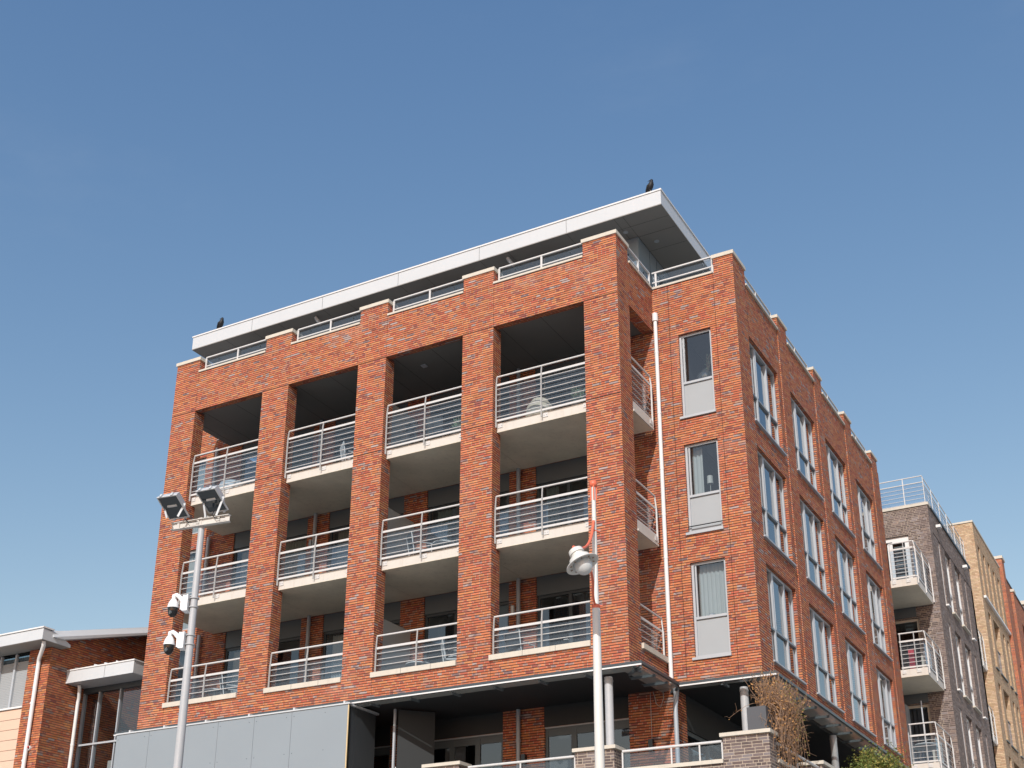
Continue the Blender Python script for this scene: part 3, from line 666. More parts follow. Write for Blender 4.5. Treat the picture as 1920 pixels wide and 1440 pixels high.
SH = thing('dried_climber', 'dry brown twiggy climber spilling over the anthracite planter', 'shrub', (2.7, .9, 7.6))
tw, l1, l2 = MB(), MB(), MB()
for i in range(450):
    droop = rnd.random()
    p = Vector((rnd.uniform(2.64, 2.9), rnd.uniform(.45, 2.1), 7.55+rnd.uniform(0, .15)))
    if droop < .40: p.y = rnd.uniform(.35, 1.3); v = Vector((rnd.gauss(.22, .14), rnd.gauss(.0, .13), rnd.uniform(.2, .7))); gzz = -1.15; n = 17
    elif droop < .80: v = Vector((rnd.gauss(.05, .16), rnd.gauss(.10, .22), rnd.uniform(.35, .95))); gzz = -.45; n = 10
    else: v = Vector((rnd.gauss(-.05, .12), rnd.gauss(-.05, .15), rnd.uniform(.6, 1.05))); gzz = -.15; n = 9
    pts = [p.copy()]
    for k in range(n):
        p = p+v*.10; v = v+Vector((rnd.gauss(0, .10), rnd.gauss(0, .10), gzz*.10+rnd.gauss(0, .08)))
        if p.z < 6.2: break
        if p.z > 8.62: v.z = min(v.z, -.1)
        if p.y < .05: v.y = abs(v.y)
        if p.x > 3.15: v.x = min(v.x, 0)
        if p.x > 3.25: v.x = min(v.x, 0)
        pts.append(p.copy())
        if rnd.random() < .75:
            q = p+Vector((rnd.gauss(0, .03), rnd.gauss(0, .03), rnd.gauss(0, .03)))
            leafquad(l2 if (p.y > 1.1 and rnd.random() < .55) else l1, q, rnd.uniform(.018, .038), rnd)
        if rnd.random() < .4:
            q = p+Vector((rnd.gauss(0, .1), rnd.gauss(0, .1), rnd.gauss(0, .1))); tw.tube([p, (p+q)/2+Vector((0, 0, .02)), q], [.004, .003, .002], 3, False)
    if len(pts) > 2: tw.tube(pts, [.0085-.005*k/len(pts) for k in range(len(pts))], 3, False)
tw.build('twigs', 'twig', SH); l1.build('dry_leaves', 'dleaf', SH); l2.build('olive_leaves', 'yleaf', SH)
def bush(th, cx, cy, cz, R, n, mats, rnd, sz=(.025, .05)):
    ms = [MB() for _ in mats]; cl = []
    for i in range(46):
        d = Vector((rnd.gauss(0, 1), rnd.gauss(0, 1), rnd.gauss(0, 1))).normalized(); cl.append((Vector((cx, cy, cz))+d*R*rnd.uniform(.35, .85), rnd.uniform(.14, .26)*R/.6, rnd.choice(range(len(mats)))))
    for c, r_, k in cl:
        for _ in range(n//46):
            q = c+Vector((rnd.gauss(0, .5), rnd.gauss(0, .5), rnd.gauss(0, .5)))*r_
            leafquad(ms[k if rnd.random() < .7 else rnd.randrange(len(mats))], q, rnd.uniform(*sz), rnd)
    t = MB()
    for c, r_, k in cl: t.tube([(cx, cy, cz-R*.9), ((cx+c.x)/2, (cy+c.y)/2, (cz-R*.2+c.z)/2), c], [.012, .008, .003], 4, False)
    t.build('stems', 'twig', th)
    for m_, mt in zip(ms, mats): m_.build('foliage', mt, th)
SB = thing('round_shrub', 'olive green round shrub right of the dried climber', 'shrub', (2.75, 9.0, 7.15))
bush(SB, 2.75, 9.3, 7.72, .86, 9000, ['gleaf', 'yleaf', 'gleaf'], rnd)
box('planter_tub', 'planter', SB, 2.45, 2.93, 8.6, 9.9, 6.64, 7.1)

# ================================================================== THINGS ON THE BALCONIES
def potted(label, x, y, z, h, seed, cat='potted plant'):
    t = thing('potted_plant', label, cat, (x, y, z)); rn = random.Random(seed)
    MB().lathe((x, y, z), (0, 0, 1), [(0, 0), (0, .14), (.34, .20), (.36, .20), (.36, .17), (.30, .16), (.30, 0)], 20).build('pot', 'plant', t)
    m = MB(); s = MB()
    for i in range(42):
        a = rn.uniform(0, 6.28); tl = rn.uniform(.05, .5)*h*.6; p0 = Vector((x, y, z+.3)); p1 = p0+Vector((math.cos(a)*tl, math.sin(a)*tl, h*rn.uniform(.5, 1)))
        s.tube([p0, (p0+p1)/2+Vector((0, 0, .04)), p1], [.006, .005, .003], 4, False)
        for k in range(9):
            q = p0.lerp(p1, .3+.7*k/9)
            d = Vector((rn.gauss(0, 1), rn.gauss(0, 1), .9)).normalized()*.11; e = d.orthogonal().normalized()*.011
            m.add([q-e, q+e, q+d], [(0, 1, 2)])
    s.build('stem', 'twig', t); m.build('foliage', 'pleaf', t)
potted('pale green potted plant on the top balcony of the rightmost column', -1.55, .95, 15.44, .62, 1)
potted('pale green potted plant on the top balcony of the second column from the right', -5.0, .95, 15.44, .58, 2)
t = thing('wicker_chair', 'rounded pale wicker tub chair on the top balcony of the rightmost column', 'chair', (-2.72, 1.15, 15.44))
m = MB().lathe((-2.72, 1.15, 15.50), (.0, 0, 1), [(0, 0), (0, .26), (.10, .34), (.34, .38), (.62, .33), (.78, .22), (.82, .2)], 20); m.build('shell', 'rattan', t)
m = MB()
for k in range(4):
    a = .78+k*1.57; m.beam((-2.72+.25*math.cos(a), 1.15+.25*math.sin(a), 15.44), (-2.72+.2*math.cos(a), 1.15+.2*math.sin(a), 15.55), .03, .03)
m.build('legs', 'twig', t)
t = thing('round_ottoman', 'round white domed garden seat on the top balcony of the leftmost column', 'seat', (-12.5, .95, 15.44))
MB().lathe((-12.5, .95, 15.47), (0, 0, 1), [(0, .3), (.05, .40), (.30, .43), (.48, .36), (.56, .2), (.58, 0)], 24).build('cushion', 'cwhite', t)
MB().lathe((-12.5, .95, 15.44), (0, 0, 1), [(0, 0), (0, .3), (.03, .3), (.03, 0)], 20).build('base', 'rattan', t)
def chair(label, x, y, z, rot, mat, frame, group=None):
    t = thing('patio_chair', label, 'chair', (x, y, z), group); R = Matrix.Rotation(rot, 3, 'Z'); T = lambda a, b, c: Vector((x, y, z))+R @ Vector((a, b, c))
    m = MB()
    vs = [T(-.23, -.22, .43), T(.23, -.22, .43), T(.23, .22, .41), T(-.23, .22, .41)]; m.add(vs+[v+Vector((0, 0, .03)) for v in vs], [(0, 1, 2, 3), (7, 6, 5, 4), (0, 4, 5, 1), (1, 5, 6, 2), (2, 6, 7, 3), (3, 7, 4, 0)]); m.build('seat', mat, t)
    m = MB(); vs = [T(-.22, .22, .5), T(.22, .22, .5), T(.22, .31, .92), T(-.22, .31, .92)]; m.add(vs+[v+R @ Vector((0, .025, 0)) for v in vs], [(0, 1, 2, 3), (7, 6, 5, 4), (0, 4, 5, 1), (1, 5, 6, 2), (2, 6, 7, 3), (3, 7, 4, 0)]); m.build('backrest', mat, t)
    for a, b in ((-.24, -.22), (.24, -.22)): MB().tube([T(a, b-.04, 0), T(a, b, .43), T(a, b, .65), T(a, b+.4, .65)], .014, 6).build('leg', frame, t)
    for a, b in ((-.24, .24), (.24, .24)): MB().tube([T(a, b+.06, 0), T(a, b, .42), T(a, b+.08, .92)], .014, 6).build('leg', frame, t)
def table(label, x, y, z, r_, mat, h=.72):
    t = thing('patio_table', label, 'table', (x, y, z))
    MB().lathe((x, y, z+h), (0, 0, 1), [(0, 0), (0, r_), (.025, r_), (.025, 0)], 24).build('tabletop', mat, t)
    MB().tube([(x, y, z+.02), (x, y, z+h)], .03, 8).lathe((x, y, z), (0, 0, 1), [(0, 0), (0, .22), (.02, .2), (.03, .03)], 20).build('pedestal', mat, t)
for i, (x, lb) in enumerate(((-6.2, 'left one of two dark chairs on the second top balcony from the right'), (-5.6, 'right one of two dark chairs on the second top balcony from the right'))):
    chair(lb, x, 1.0, 15.44, 2.6+.6*i, 'cfab', 'cfab', 'dark chairs on the top balcony')
chair('grey patio chair on the second middle balcony from the right, by the privacy screen', -6.2, 1.2, 12.40, 2.4, 'cfab', 'rail')
table('small white round table on the second middle balcony from the right', -5.5, 1.2, 12.40, .3, 'cwhite', .55)
chair('white patio chair on the second lowest row balcony from the right, beside the pillar', -5.0, 1.0, 9.36, 2.2, 'cwhite', 'cwhite')
table('low white table on the lowest balcony, second column from the right', -6.1, 1.1, 9.36, .32, 'cwhite', .5)
chair('patio chair with white legs on the lowest balcony of the rightmost column', -3.3, 1.2, 9.36, 2.9, 'cfab', 'cwhite')
chair('white patio chair on the top balcony of the second column from the left', -8.5, 1.2, 15.44, 2.4, 'cwhite', 'cwhite')
table('grey patio table on the lowest balcony of the leftmost column', -12.6, 1.1, 9.36, .32, 'cwhite', .6)
chair('dark patio chair with white frame on the lowest balcony of the leftmost column', -12.0, 1.1, 9.36, 2.4, 'cfab', 'cwhite')
# window ornaments
t = thing('glass_vase', 'round clear glass vase with a leafy twig in the top window of the narrow wing', 'vase', (1.2, YB+.42, BB+.96))
MB().lathe((1.16, YB+.42, BB+.97), (0, 0, 1), [(0, 0), (0, .08), (.05, .17), (.16, .22), (.27, .19), (.36, .08), (.40, .07)], 28).build('bowl', 'vase', t)
m = MB(); s = MB(); rn = random.Random(5)
for a in range(6):
    p = Vector((1.16, YB+.42, BB+1.1)); q = p+Vector((rn.uniform(-.05, .26), rn.uniform(-.05, .05), rn.uniform(.45, .78))); s.tube([p, (p+q)/2+Vector((.02, 0, .03)), q], .004, 4, False)
    for k in range(9):
        leafquad(m, p.lerp(q, .45+.55*k/9)+Vector((rn.gauss(0, .02), 0, rn.gauss(0, .02))), .022, rn)
s.build('twig', 'twig', t); m.build('leaf', 'pleaf', t)
t = thing('table_lamp', 'small white table lamp in the middle window of the narrow wing', 'lamp', (1.15, YB+.42, 12.5))
z = BB-3.04+.96
MB().lathe((1.13, YB+.40, z+.36), (0, 0, 1), [(0, .075), (.2, .07), (.2, .0)], 20).build('lamp_shade', 'cwhite', t)
MB().tube([(1.13, YB+.40, z), (1.13, YB+.40, z+.38)], .008, 8).lathe((1.13, YB+.40, z), (0, 0, 1), [(0, 0), (0, .07), (.015, .07), (.02, 0)], 16).build('stand', 'cwhite', t)
t = thing('window_ornament', 'small grey ornament on the ledge of the lowest window of the narrow wing', 'ornament', (1.05, YB+.2, 10.4))
MB().lathe((1.06, YB+.2, BB-6.08+.975), (0, 0, 1), [(0, 0), (0, .09), (.03, .10), (.07, .07), (.1, 0)], 14).build('body', 'zinc', t)

# ================================================================== CROWS
def crow(label, x, y, z, yaw, hd):
    t = thing('crow', label, 'bird', (x, y, z)); R = Matrix.Rotation(yaw, 3, 'Z'); T = lambda p: Vector((x, y, z))+R @ Vector(p)
    pts = [(-.17, 0, .0), (-.12, 0, .06), (-.05, 0, .13), (0, 0, .19), (.03, 0, .25), (.045, 0, .30), (.05, 0, .335), (.055+hd*.0, 0, .37), (.06, 0, .395)]
    rs = [.018, .035, .068, .082, .076, .055, .043, .040, .012]
    MB().tube([T(p) for p in pts], rs, 14).build('body', 'crow', t)
    b0 = T((.055, 0, .362)); MB().tube([b0+Vector((-.03, 0, 0)), b0+Vector((-.06, -.01, -.003)), b0+Vector((-.105, -.03, -.018))], [.020, .014, .002], 8).build('beak', 'camb', t)
    for s in (-1, 1):
        m = MB().tube([T((.04, s*.05, .25)), T((-.02, s*.075, .19)), T((-.09, s*.055, .09)), T((-.16, s*.025, .01))], [.02, .034, .028, .006], 8); m.build('wing', 'crow', t)
        MB().tube([T((.0, s*.03, .12)), T((.015, s*.03, .0)), T((.05, s*.03, .003))], .007, 5).build('leg', 'camb', t)
crow('black crow perched at the right corner of the white flat roof', .16-.03, 2.12, 22.248, -.35, -1)
crow('black crow perched near the left end of the white flat roof', -14.68, 2.12, 22.248, -.2, 1)

# ================================================================== FLOODLIGHT POLE
PX, PY = -5.318, -7.68
FP = thing('floodlight_pole', 'grey steel pole with a crossbeam carrying two floodlights', 'pole', (PX, PY, 0))
MB().tube([(PX, PY, 0), (PX, PY, 5), (PX, PY, 10.33)], [.10, .083, .058], 20).build('pole', 'galv', FP)
A = Vector((-5.936, -7.819, 10.40)); B = Vector((-4.664, -7.658, 10.40)); d = (B-A).normalized(); nb = Vector((d.y, -d.x, 0))
m = MB().beam(A, B, .012, .13).beam(A+Vector((0, 0, .065))-nb*0, B+Vector((0, 0, .065)), .09, .012).beam(A-Vector((0, 0, .065)), B-Vector((0, 0, .065)), .09, .012)
for t_ in (.12, .46, .82): p = A.lerp(B, t_)+nb*.02; m.beam(p-Vector((0, 0, .06)), p+Vector((0, 0, .06)), .012, .05, up=tuple(d))
m.box(PX-.05, PX+.05, PY-.07, PY+.02, 10.335, 10.5).tube([(PX+.1, PY, 10.46), (PX+.1, PY, 10.53)], .05, 12)
m.build('crossbeam', 'beam', FP)
m = MB()
for t_ in (.25, .72):
    p = A.lerp(B, t_)
    m.tube([p+Vector((0, 0, .2)), p+nb*.06+Vector((0, 0, .1)), p+nb*.06+Vector((.1, 0, 0)), p+nb*.05+Vector((.3, 0.02, .0))], .008, 6)
m.build('cable', 'camb', FP)
def flood(label, x, y, z, yaw):
    t = thing('floodlight', label, 'floodlight', (x, y, z), 'floodlights on the pole crossbeam')
    R = Matrix.Rotation(yaw, 3, 'Z') @ Matrix.Rotation(math.radians(FT), 3, 'X'); O = Vector((x, y, z)); T = lambda a, b, c: O+R @ Vector((a, b, c))
    W_, H_, D_ = .22, .27, .17            # half width, half height, depth (local -y = lens normal)
    def bx(m, x0, x1, y0, y1, z0, z1, tp=1.0):
        vs = [T(a*(1 if b == y0 else tp), b, c*(1 if b == y0 else tp)) for a, b, c in ((x0,y0,z0),(x1,y0,z0),(x1,y1,z0),(x0,y1,z0),(x0,y0,z1),(x1,y0,z1),(x1,y1,z1),(x0,y1,z1))]
        return m.add(vs, [(0,3,2,1),(4,5,6,7),(0,1,5,4),(1,2,6,5),(2,3,7,6),(3,0,4,7)])
    m = bx(MB(), -W_, W_, 0.001, D_, -H_*.35, H_, .72); m.build('housing', 'fascia', t)
    m = MB(); bx(m, -W_, -W_+.02, -.03, 0, -H_, H_); bx(m, W_-.02, W_, -.03, 0, -H_, H_); bx(m, -W_+.02, W_-.02, -.03, 0, H_-.02, H_); bx(m, -W_+.02, W_-.02, -.03, 0, -H_, -H_+.02)
    for a in (-.12, .12):
        bx(m, a-.02, a+.02, -.045, .03, H_-.01, H_+.03); bx(m, a-.02, a+.02, -.045, .03, -H_-.03, -H_+.01)
    m.build('front_frame', 'fascia', t)
    m = MB().quad(T(-W_+.02, -.02, -H_+.02), T(W_-.02, -.02, -H_+.02), T(W_-.02, -.02, H_-.02), T(-W_+.02, -.02, H_-.02)); m.build('front_glass', 'lensg', t)
    m = MB(); bx(m, -W_+.02, W_-.02, -.005, 0.0005, -H_+.02, H_-.02); m.build('reflector', 'dframe', t)
    MB().tube([T(-.10, -.012, .03), T(.10, -.012, .03)], .028, 10).build('bulb', 'globe', t)
    for s in (-1, 1): MB().beam(T(s*(W_+.012), .05, 0), (x+s*.12*math.cos(yaw), y+s*.12*math.sin(yaw), 10.47), .012, .04).build('mounting_bracket', 'fascia', t)
FT = 60
flood('left one of two tilted floodlights on the grey pole, against the sky', -5.7065, -8.072, 10.687, .15)
flood('right one of two tilted floodlights on the grey pole, against the balcony', -5.045, -7.755, 10.805, .10)
def cctv(label, z, ang):
    t = thing('security_camera', label, 'camera', (PX, PY, z), 'dome cameras strapped to the floodlight pole')
    d = Vector((math.cos(ang), math.sin(ang), 0)); n = Vector((-d.y, d.x, 0)); P0 = Vector((PX, PY, z))
    def ob(m, a0, a1, b0, b1, c0, c1):
        vs = [P0+d*a+n*b+Vector((0, 0, c)) for a, b, c in ((a0,b0,c0),(a1,b0,c0),(a1,b1,c0),(a0,b1,c0),(a0,b0,c1),(a1,b0,c1),(a1,b1,c1),(a0,b1,c1))]
        return m.add(vs, [(0,3,2,1),(4,5,6,7),(0,1,5,4),(1,2,6,5),(2,3,7,6),(3,0,4,7)])
    m = ob(MB(), .085, .10, -.11, .11, -.17, .14); m.build('back_plate', 'camw', t)
    m = ob(MB(), .101, .19, -.10, .10, -.17, .13); ob(m, .1901, .235, -.075, .075, -.14, .10); m.build('junction_box', 'camw', t)
    q = P0+d*.19+Vector((0, 0, .02)); h = P0+d*.40
    m = MB().tube([q, P0+d*.30+Vector((0, 0, .13)), P0+d*.355+Vector((0, 0, .165)), h+Vector((0, 0, .15)), h+Vector((0, 0, .09))], [.05, .042, .042, .042, .042], 14); m.build('arm', 'camw', t)
    MB().lathe(h+Vector((0, 0, .09)), (0, 0, -1), [(0, .03), (.01, .05), (.07, .085), (.13, .10), (.16, .105), (.175, .105)], 28).build('housing', 'camw', t)
    MB().lathe(h+Vector((0, 0, -.086)), (0, 0, -1), [(0, .096), (.08, .092), (.13, .075), (.165, .045), (.18, 0)], 28).build('dome', 'camb', t)
    e = h+Vector((0, 0, -.17))+Vector((.25, -.95, -.2)).normalized()*.062
    MB().lathe(e, (-.25 if z > 8.4 else -.1, -.95, -.2), [(0, .035), (.03, .035), (.032, 0)], 14).build('lens', 'lens', t)
    m = MB()
    for c in (-.10, .07): m.tube([P0+Vector((0, 0, c)), P0+Vector((0, 0, c+.02))], .088, 14)
    m.build('strap', 'galv', t)
cctv('upper one of two white dome security cameras strapped to the grey floodlight pole', 8.84, math.radians(200))
cctv('lower one of two white dome security cameras strapped to the grey floodlight pole', 8.13, math.radians(200))

# ================================================================== STREET LAMP
LX, LY = 2.406, -6.81
LP = thing('street_lamp', 'white post lamp with an orange ball on top and a tilted cream lantern', 'street lamp', (LX, LY, 0))
MB().tube([(LX, LY, 0), (LX, LY, 5.5), (LX, LY, 7.80), (LX, LY, 7.84), (LX, LY, 9.90)], [.085, .074, .062, .046, .033], 20).tube([(LX, LY, 9.35), (LX, LY, 9.37)], .04, 16).build('pole', 'cream', LP)
sp = MB()
n_ = 12; sp.lathe((LX, LY, 9.955), (0, 0, 1), [(-.068*math.cos(math.pi*k/n_), .068*math.sin(math.pi*k/n_)) for k in range(n_+1)], 22)
for k in range(4):
    a = .5+k*1.5708; sp.beam((LX+.045*math.cos(a), LY+.045*math.sin(a), 9.66), (LX+.05*math.cos(a), LY+.05*math.sin(a), 9.94), .007, .02)
sp.build('ball_finial', 'orange', LP)
LC = Vector((2.63, -7.81, 8.25))
ax = Vector((.47, .03, -1)).normalized()
top_ = LC-ax*.22
bz = []
P0, P1, P2, P3 = Vector((LX, LY-.06, 9.32)), Vector((LX+.02, LY-.14, 8.55)), Vector((LC.x+.02, LY-.45, 8.22)), top_+Vector((.03, .12, .02))
arc = MB()
def bez(a, b, c, d, n=16): return [a*(1-t)**3+b*3*t*(1-t)**2+c*3*t*t*(1-t)+d*t**3 for t in [k/n for k in range(n+1)]]
pts = bez(Vector((LX+.012, LY-.05, 9.28)), Vector((LX+.02, LY-.16, 8.86)), Vector((LX+.10, LY-.48, 8.62)), top_+Vector((.02, .05, .03)))
arc.tube(pts, .024, 10)
arc.tube([(LX, LY-.05, 9.12), (LX+.05, LY+.08, 9.12)], .022, 8)
arc.tube([top_+ax*.05, top_-ax*.05, top_-ax*.07], [.028, .03, .012], 10)
pts = bez(top_+Vector((.02, .06, .0)), LC+Vector((.10, .5, -.12)), Vector((LX+.03, LY-.30, 8.05)), Vector((LX+.01, LY-.07, 7.86)))
arc.tube(pts, .020, 8)
arc.build('arm', 'orange', LP)
MB().tube([(LX, LY, 7.80), (LX, LY, 7.86)], .065, 14).tube([(LX-.05, LY-.06, 7.84), (LX+.1, LY+.03, 7.84)], .012, 6).build('clamp', 'orange', LP)
O = top_
lan = MB().lathe(O, ax, [(-.0, 0), (0, .09), (.015, .112), (.085, .122), (.09, .104), (.14, .106), (.145, .135), (.165, .165), (.225, .178), (.235, .184), (.275, .262), (.288, .268), (.292, .26), (.268, .18), (.255, .145), (.225, .135)], 40)
ln = lan.build('lantern', 'cream', LP)
m = MB()
for k in range(10):
    a = k*.628; x_ = ax.orthogonal().normalized(); y_ = ax.cross(x_); e = O+ax*.285+(x_*math.cos(a)+y_*math.sin(a))*.178
    m.beam(e, e+(x_*math.cos(a)+y_*math.sin(a))*.03, .012, .012)
m.build('clip_ring', 'twig', ln)
MB().lathe(O, ax, [(.235, .142), (.29, .144), (.345, .138), (.395, .118), (.435, .085), (.46, .045), (.468, 0)], 32).build('globe', 'globe', ln)

# ================================================================== LEFT BRICK BUILDING
XL, YF = -17.5, -.32
LB = thing('brick_side_building', 'low orange brick building with white roof fascias, grey shutters and a glazed annex', 'building', (-20, 1, 0))
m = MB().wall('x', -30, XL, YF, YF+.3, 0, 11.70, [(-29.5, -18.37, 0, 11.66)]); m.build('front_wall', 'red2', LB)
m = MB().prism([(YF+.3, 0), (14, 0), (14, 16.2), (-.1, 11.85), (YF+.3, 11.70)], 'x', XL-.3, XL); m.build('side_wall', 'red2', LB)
m = MB()
for k in range(8): z1 = 9.86-.29*k; m.box(-29.5, -18.372, YF+.02, YF+.05, z1-.276, z1)
m.build('pink_cladding', 'pink', LB); box('backing', 'black', LB, -29.5, -18.372, YF+.051, YF+.10, 7.0, 9.88)
box('window_sill', 'white', LB, -29.5, -18.35, YF-.03, YF+.2, 9.875, 9.925)
wn = MB()
for x in (-18.40, -19.0, -19.62, -20.8): wn.box(x-.035, x+.035, YF+.06, YF+.14, 9.926, 11.52)
wn.box(-29.5, -18.372, YF+.06, YF+.16, 11.53, 11.64); wn.build('window_frame', 'frame', LB)
m = MB()
for k in range(27): z0 = 9.94+.05*k; m.beam((-29.4, YF+.13, z0+.022), (-18.375, YF+.13, z0+.022), .012, .046)
m.build('roller_shutter', 'shut', LB)
box('window_glass', 'wpane', LB, -29.4, -18.38, YF+.17, YF+.175, 9.93, 11.53)
box('room_interior', 'inter', LB, -29.4, XL-.31, YF+.6, YF+.65, 7, 11.6)
# roof fascia
m = MB().prism([(-.97, 11.545), (.05, 11.545), (.05, 11.62), (-.42, 11.82), (-.97, 11.86)], 'x', -30, XL+.32); m.build('roof_fascia', 'fascia', LB)
box('roof_soffit', 'soffw', LB, -30, XL+.30, -.95, .02, 11.53, 11.544)
MB().box(-30, XL+.34, -1.0, -.6, 11.87, 11.91).build('roof_edge_trim', 'white', LB)
pr = [(-.62, 11.88), (-.62, 11.68), (-.25, 11.70), (14, 16.05), (14, 16.28), (-.2, 11.99)]
m = MB().add([(XL-.4, y, z) for y, z in pr]+[(XL+(.24 if k in (0, 4, 5) else .38), y, z) for k, (y, z) in enumerate(pr)], [tuple(range(6)), tuple(reversed(range(6, 12)))]+[(k, 6+k, 6+(k+1) % 6, (k+1) % 6) for k in range(6)]); m.build('roof_verge', 'fascia', LB)
m = MB().tube([(-17.30, -.80, 11.53), (-17.31, -.78, 11.40), (-17.84, -.42, 11.20), (-17.86, -.40, 11.05), (-17.88, -.40, 0)], .058, 14)
for z in (9.9, 8.3): m.tube([(-17.88, -.40, z), (-17.88, -.40, z+.05)], .066, 14)
m.build('downpipe', 'pvc', LB)
MB().lathe((-17.82, YF, 8.68), (0, -1, 0), [(0, .07), (.05, .065), (.05, .045)], 14).build('alarm_base', 'cwhite', LB); MB().lathe((-17.84, YF-.05, 8.70), (0, -1, 0), [(0, .05), (.04, .045), (.06, 0)], 14).build('alarm_light', 'redpl', LB)
# annex
MB().box(XL+.001, -14.925, .335, 1.25, 10.61, 10.96).build('annex_fascia', 'fascia', LB); MB().box(XL+.001, -14.90, .31, 1.25, 10.961, 10.995).build('annex_edge_trim', 'white', LB)
MB().box(-16.02, -16.012, .332, .34, 10.61, 10.96).build('panel_joint', 'black', LB)
m = MB()
for x, w_ in ((-17.5, .22), (-16.75, .2), (-16.35, .18), (-15.9, .12)): m.add([(x, .6, 10.996), (x+w_, .6, 10.996), (x+w_*.6, .6, 11.12), (x, .6, 11.15), (x, .63, 10.996), (x+w_, .63, 10.996), (x+w_*.6, .63, 11.12), (x, .63, 11.15)], [(0, 1, 2, 3), (7, 6, 5, 4), (0, 4, 5, 1), (1, 5, 6, 2), (2, 6, 7, 3), (3, 7, 4, 0)])
m.build('roof_flashing', 'fascia', LB)
ga = 1.085
m = MB()
for x in (-17.72, -17.46, -16.86, -16.04, -15.2): m.box(x-.022, x+.022, ga-.06, ga+.06, 4, 10.45)
m.build('glazing_bars', 'zinc', LB); box('glazing_head', 'dframe', LB, XL, -14.6, ga-.06, ga+.07, 10.451, 10.609)
m = MB().box(-17.45, -15.0, ga-.09, ga-.061, 8.93, 8.98); m.build('transom', 'frame', LB)
MB().quad((XL, ga, 4), (-14.6, ga, 4), (-14.6, ga, 10.45), (XL, ga, 10.45)).build('pane', 'wpane', LB)
box('room_interior', 'inter', LB, XL, -14.4, 3.6, 3.7, 4, 10.6)
MB().box(-16.7, -15.7, 1.5, 1.9, 5, 8.55).build('white_cabinet', 'cwhite', LB)
m = MB().tube([(-17.25, .62, 10.60), (-17.27, .66, 10.48), (-17.38, .78, 10.27), (-17.40, .78, 10.15), (-17.40, .78, 0)], .052, 14)
m.tube([(-17.40, .78, 8.9), (-17.40, .78, 8.95)], .06, 14); m.build('downpipe', 'pvc', LB)

# ================================================================== DARK BRICK BUILDING (right)
XD = 3.266
DB = thing('dark_brick_building', 'dark grey brown brick block with white framed windows and a rooftop railing', 'building', (0, 22, 0))
rows = [(17.90, 15.52), (14.86, 12.48), (11.82, 9.44), (8.78, 6.40)]
cols = [(20.44, 20.76, 's'), (21.52, 22.60, 'w'), (23.27, 24.45, 'w'), (25.22, 25.52, 's')]
holes = [(a, b, z0, z1) for z1, z0 in rows for a, b, _ in cols]
MB().wall('y', 19.2, 26.92, XD-.34, XD, 0, 17.905, holes).build('side_wall', 'darkb', DB)
MB().wall('y', 19.2, 26.92, XD-.34, XD-.0, 17.95, 18.85).build('side_wall', 'darkb', DB)
MB().box(XD-.34, XD-.0, 19.2, 19.60, 17.905, 17.95).box(XD-.34, XD-.05, 19.6, 26.92, 17.905, 17.95).build('side_wall', 'darkb', DB)
MB().wall('x', -4, XD-.34, 19.2, 19.5, 0, 18.85, [(1.0, 2.49, 15.45, 17.86), (.2, 2.505, 12.4, 14.79), (1.0, 2.51, 9.36, 11.79)]).build('front_wall', 'dark', DB)
box('coping', 'stone', DB, -4, XD+.04, 19.16, 19.56, 18.851, 18.95); box('coping', 'dframe', DB, XD-.35, XD+.05, 19.561, 26.95, 18.851, 18.93)
MB().box(XD-.35, XD, 26.6, 26.92, 0, 17.9).build('rear_wall', 'darkb', DB); box('room_interior', 'inter', DB, XD-1.6, XD-1.5, 19.6, 26.5, 5, 18.7)
box('roof_slab', 'roofm', DB, -4, XD-.35, 19.57, 26.9, 18.6, 18.8)
for z1, z0 in rows:
    for a, b, kd in cols:
        x0 = XD-(.10 if kd == 'w' else .035)
        if kd == 'w':
            m = MB().box(x0-.05, x0, a, a+.09, z0, z1).box(x0-.05, x0, b-.09, b, z0, z1).box(x0-.05, x0, a+.09, b-.09, z1-.1, z1).box(x0-.05, x0, a+.09, b-.09, z0, z0+.1).box(x0-.05, x0+.01, a+.09, b-.09, z0+.80, z0+.90).box(x0-.05, x0+.01, a+.50, a+.62, z0+.1, z1-.1)
            w_ = m.build('window', 'white', DB); MB().quad((x0-.03, a, z0), (x0-.03, b, z0), (x0-.03, b, z1), (x0-.03, a, z1)).build('pane', 'wpane', w_)
        else:
            w_ = MB().box(x0-.05, x0, a, a+.06, z0, z1).box(x0-.05, x0, b-.06, b, z0, z1).box(x0-.05, x0, a+.06, b-.06, z1-.06, z1).box(x0-.05, x0, a+.06, b-.06, z0, z0+.06).build('window', 'white', DB)
            MB().quad((x0-.03, a, z0), (x0-.03, b, z0), (x0-.03, b, z1), (x0-.03, a, z1)).build('pane', 'wpane', w_)
        box('window_sill', 'white' if kd == 's' else 'stone', w_, x0+.001, XD+.10, a-.02, b+.03, z0-.06, z0-.005)
for y in (20.4, 25.3): MB().box(XD, XD+.16, y, y+.22, 18.40, 18.50).build('roof_vent', 'white', DB)
